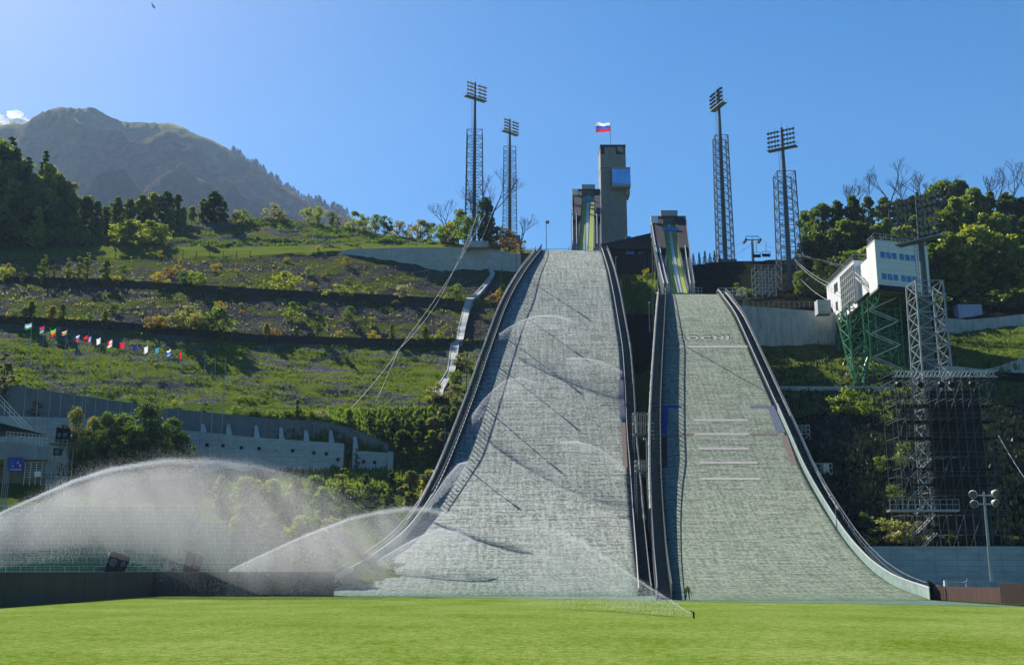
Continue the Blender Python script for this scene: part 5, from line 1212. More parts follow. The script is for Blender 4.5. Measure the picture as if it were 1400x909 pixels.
# right-hand side
fr = []
SKY = [(1080, 330), (1096, 290), (1112, 284), (1140, 268), (1165, 268), (1190, 265), (1215, 270), (1250, 268), (1278, 262), (1302, 236), (1330, 244), (1345, 262), (1370, 262), (1400, 264), (1480, 262)]
rr_ = random.Random(3)
for u in range(1106, 1440, 21):
    fr.append(('tree', u, 322 if u > 1180 else 345, lerp_tab(SKY, u)+rr_.uniform(0, 8), rr_.choice('dggd'), rr_.uniform(.75, 1.)))
for u in range(1100, 1440, 19):
    fr.append(('tree', u+3, 368-(u-1100)*.04, lerp_tab(SKY, u)+34+rr_.uniform(-6, 10), rr_.choice('ddgyg'), rr_.uniform(.8, 1.1)))
for u in range(1098, 1440, 23):
    fr.append(('tree', u, 404, lerp_tab(SKY, u)+72+rr_.uniform(-8, 12), rr_.choice('dgygy'), rr_.uniform(.8, 1.1)))
fr += [('tree', 1297, 402, 338, 'r', .7), ('tree', 1390, 408, 322, 'y', .9), ('tree', 1340, 400, 310, 'y', 1.1), ('tree', 1318, 404, 335, 'y', .9), ('bush', 1330, 420, 402, 'g', 1.4), ('bush', 1365, 424, 400, 'd', 1.5), ('bush', 1395, 424, 398, 'd', 1.5), ('bush', 1285, 430, 404, 'd', 1.5)]
zone('in the right forest', 'trees of the right forest', fr)
for i, (u, vb, vt) in enumerate(((1160, 318, 252), (1182, 312, 240), (1217, 305, 234), (1240, 306, 246), (1266, 304, 236), (1283, 306, 250), (1352, 302, 240), (1364, 300, 234), (1385, 300, 226), (1402, 300, 228))):
    bare_tree(u, vb, vt, 'bare leafless tree above the right forest, %s from the left' % ORD[i], None, 'bare trees of the right forest')
bare_tree(610, 330, 272, 'small bare tree on the skyline left of the light towers', 300); bare_tree(668, 340, 238, 'large bare tree between the two left light towers', 272); bare_tree(712, 350, 296, 'bare tree right of the two left light towers', 268); bare_tree(655, 335, 262, 'bare tree behind the left light tower', 275)
zone('near the smaller jump', 'bushes around the smaller jump', [
    ('bush', 1155, 572, 534, 'y', 1.), ('bush', 1217, 584, 558, 'y', .8), ('bush', 1205, 646, 624, 'y', .9), ('bush', 1112, 524, 507, 'o', .9), ('bush', 1124, 527, 515, 'p', 1.1), ('bush', 1161, 527, 513, 'o', .9), ('bush', 1233, 640, 620, 'g', 1.), ('bush', 1182, 722, 702, 'g', 1.), ('bush', 1215, 746, 712, 'o', 1.3), ('bush', 1238, 746, 714, 'o', 1.3), ('bush', 1258, 746, 716, 'p', 1.), ('bush', 1384, 745, 732, 'o', 1.2), ('bush', 1190, 746, 736, 'Y', 1.4), ('bush', 884, 380, 368, 'Y', .8), ('bush', 858, 392, 380, 'd', 1.3), ('bush', 1242, 622, 600, 'g', 1.), ('bush', 1300, 745, 726, 'd', 1.2), ('bush', 1222, 690, 665, 'd', 1.), ('bush', 1018, 412, 395, 'y', 1.2), ('bush', 1008, 400, 388, 'g', 1.2), ('bush', 1270, 604, 596, 'y', 1.)])
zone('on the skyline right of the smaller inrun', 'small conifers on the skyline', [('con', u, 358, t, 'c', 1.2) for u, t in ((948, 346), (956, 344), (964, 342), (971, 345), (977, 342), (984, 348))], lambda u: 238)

# grass tufts and stones on the slopes (nobody could count them)
def scatter(name, label, n, test, size, mt, seed, blades=4, flat=False):
    rg = np.random.default_rng(seed); pts = []
    for _ in range(n):
        u, v = test(rg); p = hit(u, v)
        if p is not None and p.y < 330: pts.append(p[:])
    pts = np.array(pts); m_ = len(pts)*blades; c = np.repeat(pts, blades, 0)+rg.normal(size=(m_, 3))*np.array([.25, .25, .02]); s = size*rg.uniform(.5, 1.4, (m_, 1))
    a = rg.normal(size=(m_, 3)); a[:, 2] = 0; a /= np.linalg.norm(a, axis=1)[:, None]
    if flat:
        b = np.cross(a, [0, 0, 1.]); V = np.stack([c-a*s-[0, 0, .05], c-b*s-[0, 0, .05], c+a*s-[0, 0, .05], c+b*s-[0, 0, .05], c+[0, 0, 1]*s*.8], 1).reshape(-1, 3); k = np.arange(m_)*5
        Fq = np.concatenate([np.stack([k+i, k+(i+1) % 4, k+4], 1) for i in range(4)])
    else:
        V = np.stack([c-a*s*.55-[0, 0, .05], c+a*s*.55-[0, 0, .05], c+rg.normal(size=(m_, 3))*s*.3+[0, 0, 1]*s*1.3], 1).reshape(-1, 3); Fq = np.arange(m_*3).reshape(-1, 3)
    o = npmesh(name, V, Fq, [mt]); return tag(o, label, name.replace('_', ' '), kind='stuff')
def zn(ulo, uhi, t0, t1):
    def f(rg):
        u = rg.uniform(ulo, uhi); w = rg.random(); return u, lerp_tab(t0, u)*(1-w)+lerp_tab(t1, u)*w
    return f
def vt(tab): return [(a[0], a[1]) for a in tab]
def banded(f, th=.0):
    def g_(rg):
        for _ in range(30):
            u, v = f(rg)
            if noise.noise(Vector((u*.012, v*.22, 1.))) + .5*noise.noise(Vector((u*.05, v*.3, 4.))) > th: return u, v
        return u, v
    return g_
scatter('grass_tufts', 'grass tufts in bands across the striped slope', 5000, banded(zn(-20, 600, vt(LEFT[5][0]), vt(LEFT[6][0])), .05), .18, L_GREEN, 5)
scatter('grass_tufts', 'rough grass on the meadow below the ridge', 4000, banded(zn(0, 620, vt(LEFT[12][0]), vt(LEFT[13][0]))), .35, L_GREEN, 6)
scatter('ground_cover', 'low weeds on the overgrown bank', 9000, zn(380, 620, [(380, 690), (500, 680), (620, 640)], [(380, 565), (500, 562), (620, 558)]), .5, L_GREEN, 7)
scatter('loose_stones', 'pale loose stones on the two rocky slopes', 3500, zn(0, 620, vt(LEFT[6][0]), vt(LEFT[10][0])), .10, mat('pale_stone', (.28, .27, .26), (.14, .135, .13), 1), 8, 1, True)
scatter('weeds', 'sparse weeds on the rocky slopes', 900, banded(zn(0, 640, vt(LEFT[6][0]), vt(LEFT[10][0])), .1), .3, L_OLIVE, 9)
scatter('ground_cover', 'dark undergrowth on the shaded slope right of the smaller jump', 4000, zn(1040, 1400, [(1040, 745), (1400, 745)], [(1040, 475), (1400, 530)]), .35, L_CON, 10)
scatter('grass_tufts', 'grass on the terrace under the judges tower', 3000, zn(1060, 1400, [(1060, 568), (1290, 560), (1400, 500)], [(1060, 470), (1290, 455), (1400, 450)]), .25, L_GREEN, 11)
scatter('ground_cover', 'greenery in the gap at the top between the slopes', 2500, zn(842, 900, [(842, 430), (900, 430)], [(842, 378), (900, 378)]), .45, L_GREEN, 12)

# ------------------------------------------------------------------ far mountain and cloud
RID = [(-420, 200), (-200, 182), (-60, 176), (0, 172), (20, 168), (35, 172), (58, 155), (80, 146.5), (97, 148), (114, 149), (121, 146.5), (130, 148), (150, 160), (170, 167), (190, 167.5), (210, 168), (235, 169), (250, 174), (266, 183), (291, 192), (316, 206), (350, 226), (383, 252), (418, 273), (451, 288), (474, 295), (500, 308), (560, 350), (640, 400), (760, 420)]
us = np.arange(-420, 761, 4.0); V = []; NR = 90; zbase = 60
for r in range(NR+3):
    for u in us:
        Yr = 2500+160*noise.noise(Vector((u*.006, 0, 2))); p = P(u, lerp_tab(RID, u)+1.8*noise.noise(Vector((u*.16, 1, 5)))+.8*noise.noise(Vector((u*.6, 1, 5))), Yr)
        if r < 3: k = 3-r; V.append((p.x*(1+.03*k), p.y+140*k, p.z-90*k)); continue
        t = (r-3)/(NR-1); y = p.y-1500*t; z = p.z+(zbase-p.z)*(t**.82); x = p.x*(y/p.y)**.35
        a = math.sin(math.pi*min(1, t*1.15)**.7) if t > 0 else 0
        sp_ = abs(noise.noise(Vector((x*.0022+y*.0014, y*.0018-x*.0006, 3))))*2; s2 = abs(noise.noise(Vector((x*.008+y*.003, y*.006, 7)))); s3 = noise.noise(Vector((x*.03, y*.03, 1)))
        z += a*(-260*(sp_-.35)-130*s2)+22*s3*min(1, t*8); y -= a*120*(.5-sp_); V.append((x, y, z))
nc = len(us); Fq = np.array([(r*nc+j, (r)*nc+j+1, (r+1)*nc+j+1, (r+1)*nc+j)[::-1] for r in range(NR+2) for j in range(nc-1)])
t = NT('mountain'); v = t.pos(); s_ = t.n('ShaderNodeSeparateXYZ'); t.l(v, s_.inputs[0])
n1 = t.noise(v, .004, 5, .6); n2 = t.noise(v, .03, 6, .8)
hz = t.math('ADD', t.math('DIVIDE', s_.outputs[2], 1150.), t.math('MULTIPLY', t.math('SUBTRACT', n1.outputs[0], .5), .7))
forest = t.ramp(n2.outputs[0], [(.40, (.004, .008, .007)), (.52, (.014, .022, .012)), (.68, (.05, .045, .02))])
aut = t.ramp(n2.outputs[0], [(.42, (.016, .018, .012)), (.62, (.19, .115, .05))]); mead = t.ramp(n2.outputs[0], [(.35, (.07, .08, .03)), (.65, (.28, .26, .10))])
c = t.mixc(t.ramp(hz, [(.60, (0, 0, 0)), (.74, (1, 1, 1))]), forest, aut); c = t.mixc(t.ramp(hz, [(.78, (0, 0, 0)), (.90, (1, 1, 1))]), c, mead)
d = t.n('ShaderNodeBsdfDiffuse'); t.l(c, d.inputs[0]); t.l(t.bump(n2.outputs[0], 1., 14), d.inputs['Normal']); t.l(d.outputs[0], t.out.inputs[0])
o = npmesh('mountain', np.array(V), Fq, [t.m]); tag(o, 'hazy blue forested mountain with grassy summit ridge', kind='structure')
for k in range(46):
    u = 318+k*3.45+random.uniform(-1.2, 1.2); p = P(u, lerp_tab(RID, u)+1.2, 2490); ms = CON[k % 3]; hgt = random.uniform(14, 30)*(1.2 if u > 430 else .8)
    o = bpy.data.objects.new('conifer_tree', ms[0]); col.objects.link(o); o.location = p-Vector((0, 0, 3)); o.scale = (hgt/12*2.3, hgt/12*2.3, hgt/12)
    tag(o, 'tiny dark conifer standing on the right shoulder of the far mountain', 'tree', 'conifers along the far mountain ridge')
m = MB(); V = []; Fc = []
rd = random.Random(4)
def ico(c, r, sub=2):
    import bmesh
    bm = bmesh.new(); bmesh.ops.create_icosphere(bm, subdivisions=sub, radius=1); n0 = len(m.v); vs_ = []
    for v in bm.verts:
        q = v.co.copy(); k = 1+.35*noise.noise(q*1.7+c*.001)+.2*noise.noise(q*4+c*.002); vs_.append(c+Vector((q.x*r*k*1.4, q.y*r*k, q.z*r*k*.75)))
    m.add(vs_, [tuple(v.index for v in f.verts) for f in bm.faces]); bm.free()
for k in range(46):
    w = rd.random(); u = -60+w*108+rd.uniform(-6, 6); base = 178-8*abs(math.sin(u*.09)); ico(P(u, base-rd.uniform(0, 14)*(1-max(0, (u-20)/40)), 6500+rd.uniform(-200, 200)), rd.uniform(22, 42)*(1.2-w*.5), 3)
tcl = NT('cloud_white'); d = tcl.n('ShaderNodeBsdfDiffuse'); d.inputs[0].default_value = (.95, .95, .95, 1); tr = tcl.n('ShaderNodeBsdfTranslucent'); tr.inputs[0].default_value = (1, 1, 1, 1); mx = tcl.n('ShaderNodeMixShader'); mx.inputs[0].default_value = .85
tcl.l(d.outputs[0], mx.inputs[1]); tcl.l(tr.outputs[0], mx.inputs[2]); tcl.l(mx.outputs[0], tcl.out.inputs[0])
tag(obj('cloud', m, tcl.m, None, True), 'small white cloud behind the left end of the mountain', kind='stuff')

# ------------------------------------------------------------------ haze
m = MB(); m.bb(-2600, 2200, -60, 3050, -1.2, 1300)
t = NT('haze'); pv = t.n('ShaderNodeVolumePrincipled'); pv.inputs['Color'].default_value = (.48, .68, 1, 1); pv.inputs['Density'].default_value = .00009; pv.inputs['Anisotropy'].default_value = .1
t.l(pv.outputs[0], t.out.inputs['Volume']); tag(obj('haze', m, t.m), 'pale blue mountain haze', kind='stuff')

# ------------------------------------------------------------------ grandstand, terrace and stage gear at the left
SEAT = mat('green_plastic_seats', (.03, .20, .13), (.02, .12, .08), 1, .5, bump=0)
def stand(x0, x1, y0, rows, z0, lab, rise=.52, dep=.95):
    rt = thing('grandstand', ((x0+x1)/2, y0, z0), lab, 'grandstand'); m = MB()
    for k in range(rows): m.bb(x0, x1, y0+k*dep, y0+(k+1)*dep, z0-1, z0+k*rise)
    obj('concrete_steps', m, CONC, rt)
    for k in range(rows):
        m = MB(); z = z0+k*rise; x = x0+.2
        while x < x1-.5:
            m.bb(x, x+.44, y0+k*dep+.35, y0+k*dep+.75, z+.36, z+.42); m.bb(x, x+.44, y0+k*dep+.72, y0+k*dep+.78, z+.42, z+.82); x += .52
        obj('seat_row', m, SEAT, rt)
    for k in range(0, rows, 2):
        m = MB(); z = z0+k*rise; y = y0+k*dep+.08; x = x0
        while x < x1: m.bar((x, y, z), (x, y, z+1.05), .03, 4); x += 1.6
        for q in (.5, 1.05): m.bar((x0, y, z+q), (x1, y, z+q), .025, 4)
        obj('railing', m, STEELP, rt)
    return rt
stand(-66, -38, 119.5, 17, .9, 'lower left grandstand with green seats behind the field wall, left block')
stand(-37, -27, 119.5, 13, .9, 'lower left grandstand with green seats behind the water spray, right block')
YT = 139.
rt = thing('viewing_terrace', P(30, 650, YT), 'raised viewing terrace with dark awning, railing and steel posts at the far left', 'terrace')
pbox('deck', concrete('terrace_beam', (.26, .29, .31), (.2, .22, .24)), rt, -60, 66, 597, 628, YT, 6, 0, 611)
pbox('back_wall', CONC_UP, rt, -60, 60, 625, 660, YT+6, .5)
pbox('awning', BLACK, rt, -60, 40, 563, 590, YT+1, 5, -.0, 588)
m = MB()
for k in range(13):
    u = 8+k*5; vb = 597+(u+60)/126*14-1; p_ = P(u, vb, YT+.3); m.bar(p_, p_+Vector((0, 0, 1.3)), .04)
for q in (.45, .9, 1.3): a, b = P(8, 603.5, YT+.3), P(68, 610, YT+.3); m.bar(a+Vector((0, 0, q)), b+Vector((0, 0, q)), .035)
obj('railing', m, STEELP, rt)
for u in (6, 66, 72):
    m = MB(); a = P(u, 662, YT-.5); b = P(u, 596, YT-.5); b.x = a.x
    for dx in (-.25, .25):
        for dy in (0, .5): m.bar(a+Vector((dx, dy, -4)), b+Vector((dx, dy, 0)), .05)
    n = 12
    for k in range(n):
        z0_ = a.z+(b.z-a.z)*k/n; z1_ = a.z+(b.z-a.z)*(k+1)/n; m.bar((a.x-.25, a.y, z0_), (a.x+.25, a.y, z1_), .03); m.bar((a.x-.25, a.y, z1_), (a.x+.25, a.y, z1_), .03)
    obj('truss_column', m, STEEL, rt)
pbox('banner_back', mat('banner_blue', (.04, .07, .36), (.03, .05, .30), .3, .6, bump=0), None, 10.5, 31, 625, 643.5, YT-.8, .08)
bn = bpy.data.objects['banner_back']; bn.name = 'banner'; tag(bn, 'small dark blue banner with white and red marks under the viewing terrace', 'banner')
for u0, u1, v0, v1, mm in ((15, 19.5, 629, 636, FC['sky']), (15.5, 19, 637, 638.5, FC['white']), (23, 26, 631, 633.5, FC['white']), (26, 29, 635, 638, FC['white']), (23, 25, 636, 638, FC['red']), (14, 29, 641, 642.3, FC['white'])):
    a, b = P(u0, v1, YT-.85), P(u1, v0, YT-.85); m = MB()
    if v1-v0 > 5: m.path([Vector((a.x, a.y, a.z)), Vector((b.x, a.y, a.z)), Vector(((a.x+b.x)/2, a.y, b.z)), Vector((a.x, a.y, a.z))], .05)
    else: m.bb(a.x, b.x, a.y, a.y+.03, a.z, b.z)
    obj('mark', m, mm, bn)
pbox('white_sign', WHITE, None, 47, 55.5, 644, 651, YT-.8, .1); tag(bpy.data.objects['white_sign.002'] if 'white_sign.002' in bpy.data.objects else bpy.data.objects['white_sign'], 'small white sign on the railing under the viewing terrace', 'sign')
m = MB(); a, b = P(33, 652, YT-.4), P(66, 632, YT-.4)
for k in range(7): z = a.z+(b.z-a.z)*k/6; m.bar((a.x, a.y, z), (b.x, a.y, z), .035)
for k in range(5): x = a.x+(b.x-a.x)*k/4; m.bar((x, a.y, a.z-1), (x, a.y, b.z), .045)
tag(obj('steel_railing', m, STEELP), 'pale steel railing under the viewing terrace', 'railing')
# stair handrail climbing at far left
m = MB()
for dv in (0, 6, 12): m.bar(P(-10, 530+dv, 146), P(45, 588+dv, 146), .05)
for k in range(8): m.bar(P(-8+k*7, 532+k*7.4, 146), P(-8+k*7, 552+k*7.4, 146), .04)
tag(obj('stair_handrail', m, STEELP), 'pale handrail sloping down behind the viewing terrace at the left edge', 'handrail')
a = P(68, 662, 134); b = P(92, 607, 134); zg = drop(a.x, 134)
rt = scaffold('scaffold', 'scaffold', 'narrow scaffold carrying the black loudspeaker stack by the viewing terrace', a.x, b.x, 134, 136, min(zg, a.z)-1, b.z, 3, 6, STEEL, .045)
m = MB(); m.bb(a.x-.4, b.x+.5, 133.6, 136.3, b.z, b.z+.12); obj('top_deck', m, STEELD, rt)
def speaker(p, w, d, h, tilt, lab, grp):
    rt = thing('loudspeaker', p, lab, 'loudspeaker', grp); m = MB(); s = tilt
    m.prism([(p.x-w/2, p.y, p.z), (p.x+w/2, p.y, p.z), (p.x+w/2*.8, p.y+d, p.z), (p.x-w/2*.8, p.y+d, p.z), (p.x-w/2+s, p.y+.1, p.z+h), (p.x+w/2+s, p.y+.1, p.z+h*.86), (p.x+w/2*.8+s, p.y+d, p.z+h*.86), (p.x-w/2*.8+s, p.y+d, p.z+h)]); bd = obj('cabinet', m, BLACK, rt)
    m = MB(); m.bar((p.x+s*.4, p.y-.03, p.z+h*.45), (p.x+s*.4, p.y+.0, p.z+h*.45), w*.32, 12); obj('cone', m, STEELD, bd)
for u, vb, h in ((80, 605.5, 1.9), (88, 606, 1.9)): speaker(P(u, vb, 134.6)+Vector((0, 0, .15)), .9, .8, h, 0, 'black loudspeaker on the scaffold, %s one' % ('left' if u < 85 else 'right'), 'loudspeakers on the scaffold')
speaker(P(78, 622, 133.8), 1.0, .6, .9, 0, 'black loudspeaker hung below the scaffold deck', 'loudspeakers on the scaffold')
for u, w, til, lab in ((151, 1.3, .55, 'left of the left pair'), (165, .8, .5, 'right of the left pair'), (257, 1.1, .3, 'left of the right pair'), (268, .6, .5, 'right of the right pair')):
    q = P(u, 782, 113.2); q.z = 2.44; speaker(q, w, .25, 2.0 if w > 1 else 1.6, til, 'dark tilted loudspeaker on top of the field wall, %s' % lab, 'loudspeakers on the field wall')

# flagpoles
rig = [(44, 441, 'h', 'wwbwg', ['sky', 'white', 'green'], 1.7), (61, 445, 'h', '', ['red', 'blue', 'lime'], 1.2), (77, 449, 'h', '', ['lime', 'red'], 1.4), (92, 449, 'h', '', ['black', 'white', 'red', 'lime'], 1.3), (109, 457, 'h', '', ['white', 'blue', 'red'], .9), (121, 453, 'h', '', ['black', 'red'], 1.2), (125, 459, 'v', '', ['sky', 'red'], .9), (138, 461, 'h', '', ['white'], 1.1),
       (154, 464, 'h', '', ['red', 'red', 'white'], 1.3), (171, 467, 'h', '', ['red'], 1.3), (187, 469, 'h', '', ['navy'], .9), (203, 472, 'h', '', ['white'], 1.1), (218, 474, 'h', '', ['teal'], 1.1), (234, 477, 'h', '', ['white', 'blue', 'sky'], 1.1), (249, 480, 'h', '', ['red'], .7), (281, 479, None, '', None, 0), (295, 487, None, '', None, 0), (309, 487, None, '', None, 0)]
for i, (u, v, b, _, cs, w) in enumerate(rig):
    Yp = lerp_tab(WT, u, 2)-2.6; tp = P(u, v, Yp); z0_ = drop(tp.x, Yp)-.3
    lab = ('flagpole with a limp %s flag, %s from the left' % (' and '.join(dict.fromkeys(cs)), ordn(i))) if cs else 'bare flagpole without a flag, %s from the left' % ordn(i)
    rt = thing('flagpole', (tp.x, Yp, z0_), lab, 'flagpole', 'row of tall thin flagpoles'); m = MB(); m.bar((tp.x, Yp, z0_), tp, .06, 6, .04); obj('pole', m, STEEL, rt)
    if cs: obj('flag', flagmesh(Vector((tp.x, Yp, tp.z-.1)), w*.66, .85+.1*(i % 3), b, cs, .5, .18, -1 if i % 4 else -1, canton=None if u != 154 else 2), [FC[c_] for c_ in (cs if b == 'h' else cs)], rt)

# ------------------------------------------------------------------ water
def watermat(name, k):
    t = NT(name); d = t.n('ShaderNodeBsdfDiffuse'); d.inputs[0].default_value = (.9, .93, .95, 1); tr = t.n('ShaderNodeBsdfTranslucent'); tr.inputs[0].default_value = (.95, .97, 1, 1)
    mx = t.n('ShaderNodeMixShader'); mx.inputs[0].default_value = .5; t.l(d.outputs[0], mx.inputs[1]); t.l(tr.outputs[0], mx.inputs[2])
    if k < 1:
        tp = t.n('ShaderNodeBsdfTransparent'); m2 = t.n('ShaderNodeMixShader'); m2.inputs[0].default_value = k; t.l(tp.outputs[0], m2.inputs[1]); t.l(mx.outputs[0], m2.inputs[2]); t.l(m2.outputs[0], t.out.inputs[0])
    else: t.l(mx.outputs[0], t.out.inputs[0])
    return t.m
DROP = watermat('water_drops', .62)
def jet(label, pix, n, spread, fall, size, core=.12, k=1.4, cmax=1., ground=None, drift=0, ny=1.0, seed=1, s0=0):
    """pix: (u, v, Y) along the arc from the nozzle; drops thicken along it and rain down"""
    rg = np.random.default_rng(seed); P3 = np.array([P(*a)[:] for a in pix]); seg = np.linalg.norm(np.diff(P3, axis=0), axis=1); cum = np.concatenate([[0], np.cumsum(seg)])/seg.sum()
    def at(s): return np.stack([np.interp(s, cum, P3[:, i]) for i in range(3)], 1)
    nc_ = int(n*core); s1 = cmax*(rg.random(nc_)**.8 if cmax == 1 else 1.9*rg.beta(1.1, 2.2, nc_)); c1 = at(s1)+rg.normal(size=(nc_, 3))*(.03+spread*.16*s1[:, None]**1.5)
    n2 = n-nc_; s2 = s0+(1-s0)*rg.random(n2)**(1/k); c2 = at(s2); f = np.where(rg.random(n2) < .5, rg.gamma(1.2, fall*.35, n2), rg.uniform(0, fall*1.5, n2))*(.25+.85*s2); sg = (.05+spread*s2**1.3)[:, None]
    c2 = c2+rg.normal(size=(n2, 3))*sg*np.array([1, ny, .42])+np.stack([drift*f*.25+0*f, rg.normal(size=n2)*.1*f, -f], 1)
    # drifting sheets of rain
    w = np.array([.5+.5*math.sin(x*.9+3*noise.noise(Vector((x*.2, z*.12, seed)))) for x, z in c2[:, [0, 2]]]); keep = rg.random(n2) < .45+.55*w; c2 = c2[keep]
    c = np.concatenate([c1, c2])
    gz = ground if ground is not None else np.full(len(c), .1)
    if callable(gz): gz = np.array([gz(a, b) for a, b in c[:, :2]])
    c = c[c[:, 2] > gz] if not np.isscalar(gz) else c[c[:, 2] > gz]
    m_ = len(c); s = size*rg.uniform(.5, 1.5, (m_, 1))*np.where(rg.random((m_, 1)) < .006, 1.7, 1); T = np.array([[1, 0, -.7], [-.5, .87, -.7], [-.5, -.87, -.7], [0, 0, 1.3]])
    V = (c[:, None, :]+T[None]*s[:, :, None]*.8).reshape(-1, 3); kk = np.arange(m_)*4
    Fq = np.concatenate([np.stack([kk, kk+2, kk+1], 1), np.stack([kk, kk+1, kk+3], 1), np.stack([kk+1, kk+2, kk+3], 1), np.stack([kk+2, kk, kk+3], 1)])
    o = npmesh('water_spray', V, Fq, [DROP]); return tag(o, label, 'water spray', 'sprinkler jets', 'stuff')
MISTM = {}
def mist(pix, H, dens, depth, ground, seed, soft=1.):
    """body of fine mist hanging under an arc of water: a closed lens filled with thin even fog"""
    P3 = [P(*a) for a in pix]; n = 40; cum = [0]
    for a, b in zip(P3[:-1], P3[1:]): cum.append(cum[-1]+(b-a).length)
    cols_ = []; nr = 12
    for i in range(n+1):
        s_ = i/n; d = cum[-1]*s_; k = max(j for j in range(len(cum)-1) if cum[j] <= d+1e-9); p = P3[k].lerp(P3[k+1], min(1, (d-cum[k])/max(1e-6, cum[k+1]-cum[k])))
        gz = ground(p.x, p.y) if callable(ground) else ground; zb_ = max(gz, p.z-depth*(.25+1.1*s_)); cl = []
        for j in range(nr+1):
            t = j/nr; z = p.z+.15+(zb_-p.z)*t; hh = H*(math.sin(math.pi*min(1, .04+.93*t))**.8)*min(1, .06+s_*2.2)*min(1, .04+(1-s_)*3.)*(.75+.7*noise.noise(Vector((p.x*.5+z*.25, z*.12, seed)))); hh = max(.01, hh)
            cl.append((p.x+.1*noise.noise(Vector((z, p.x, 2))), p.y, z, hh))
        cols_.append(cl)
    m = MB(); N1 = nr+1
    for cl in cols_:
        for x, y, z, h_ in cl: m.v.append((x, y-h_, z))
    o_ = len(m.v)
    for cl in cols_:
        for x, y, z, h_ in cl: m.v.append((x, y+h_, z))
    for i in range(n):
        for j in range(nr):
            a = i*N1+j; m.face(a, a+1, a+N1+1, a+N1); m.face(o_+a, o_+a+N1, o_+a+N1+1, o_+a+1)
        m.face(i*N1, (i+1)*N1, o_+(i+1)*N1, o_+i*N1); m.face(i*N1+nr, o_+i*N1+nr, o_+(i+1)*N1+nr, (i+1)*N1+nr)
    for j in range(nr): m.face(j, o_+j, o_+j+1, j+1); a = n*N1+j; m.face(a, a+1, o_+a+1, o_+a)
    if P3[-1].x < P3[0].x: m.f = [f[::-1] for f in m.f]
    key = round(dens, 3)
    if key not in MISTM:
        t = NT('water_mist'); pv = t.n('ShaderNodeVolumePrincipled'); pv.inputs['Color'].default_value = (.97, .98, 1, 1); pv.inputs['Density'].default_value = dens; pv.inputs['Anisotropy'].default_value = .3; t.l(pv.outputs[0], t.out.inputs['Volume']); MISTM[key] = t.m
    return tag(obj('water_mist', m, MISTM[key], None, True), 'soft mist of fine water under a sprinkler jet', 'mist', 'mist under the sprinkler jets', 'stuff')
hillg = lambda x, y: hA.z(y)+.1 if hA.left(y) < x < hA.right(y) else max(.1, 0)
jet('largest sprinkler jet arching in from the left edge and raining over the wall', [(-60, 742, 120), (-30, 716, 119), (0, 702, 118), (50, 680, 117), (100, 658, 116), (150, 642, 115), (225, 630, 113), (290, 631, 111), (350, 638, 110), (410, 652, 109), (460, 674, 108), (505, 702, 107), (530, 722, 107)], 480000, 2.8, 10.5, .0150, .12, .75, .46, ny=3.4, seed=1)
jet('sprinkler jet rising from the field wall to the foot of the larger slope', [(314, 779, 113), (360, 758, 113), (420, 731, 113), (480, 709, 112), (520, 700, 112), (555, 696, 111), (585, 697, 111), (615, 703, 111)], 160000, 1.2, 7.0, .0142, .16, .9, ny=2.2, seed=2)
J1 = [(-60, 742, 120), (-30, 716, 119), (0, 702, 118), (50, 680, 117), (100, 658, 116), (150, 642, 115), (225, 630, 113), (290, 631, 111), (350, 638, 110), (410, 652, 109), (460, 674, 108), (505, 702, 107), (530, 722, 107)]
mist(J1, 4.6, .052, 12, .1, 1); mist([(u, v+10, y-2) for u, v, y in J1[1:8]], 2.4, .075, 9, .1, 11)
mist([(314, 779, 113), (360, 758, 113), (420, 731, 113), (480, 709, 112), (520, 700, 112), (555, 696, 111), (585, 697, 111), (625, 706, 111)], 2.4, .075, 8, .1, 2)
mist([(948, 841, 61), (926, 827, 62), (905, 814, 63), (866, 789, 66), (831, 765, 69), (795, 742, 72), (760, 725, 75), (735, 719, 77), (705, 722, 80)], .9, .07, 4.5, .1, 9)
def slopejet(label, pts, vbase, n, spread, fall, seed, size=.028, core=.3, k=1.):
    Y = yv(hA, vbase)-.6; mist([(u, v, Y) for u, v in pts], .4, .09, 2.4*fall/3, hillg, seed); jet(label, [(u, v, Y) for u, v in pts], int(n*1.1), spread, fall, size, core, k, ground=hillg, seed=seed)
slopejet('sprinkler jet from the left barrier, lowest on the slope', [(508, 771), (540, 752), (570, 736), (600, 725), (625, 728), (645, 740)], 778, 18000, .7, 3.0, 3)
slopejet('sprinkler jet running along the left barrier, second from the bottom', [(582, 695), (597, 673), (612, 652), (628, 635), (640, 632)], 704, 16000, .35, 1.6, 4)
slopejet('faint sprinkler fan from the left barrier, second from the top', [(645, 568), (660, 548), (675, 533), (690, 521), (712, 517), (735, 524)], 580, 8000, .8, 4.0, 5, .03, .15)
slopejet('sprinkler jet from the left barrier, highest on the slope', [(682, 457), (697, 447), (715, 438), (735, 432), (760, 432), (780, 438)], 468, 9000, .7, 3.2, 6, .03, .3)
slopejet('sprinkler jet from the right barrier, upper one', [(851, 508), (835, 500), (815, 493), (795, 490), (775, 491)], 516, 6000, .5, 2.0, 7, .03, .35)
slopejet('sprinkler jet from the right barrier, lower one', [(856, 641), (838, 626), (815, 612), (790, 604), (765, 605)], 650, 6000, .5, 2.0, 8, .03, .35)
jet('thin sprinkler jet from the pop-up nozzle on the lawn towards the slope', [(948, 841, 61), (926, 827, 62), (905, 814, 63), (866, 789, 66), (831, 765, 69), (795, 742, 72), (760, 725, 75), (735, 719, 77), (705, 722, 80)], 36000, 1.0, 4.5, .0125, .16, 1.2, seed=9)
def nozzle(p, h, lab):
    rt = thing('sprinkler', p, lab, 'sprinkler'); m = MB(); m.bar(p, p+Vector((0, 0, h)), h*.16, 8); obj('riser', m, BLACK, rt); m = MB(); m.bar(p+Vector((h*.2, 0, h*.85)), p+Vector((-h*.5, 0, h*1.25)), h*.09, 6); obj('nozzle_tube', m, STEELD, rt)
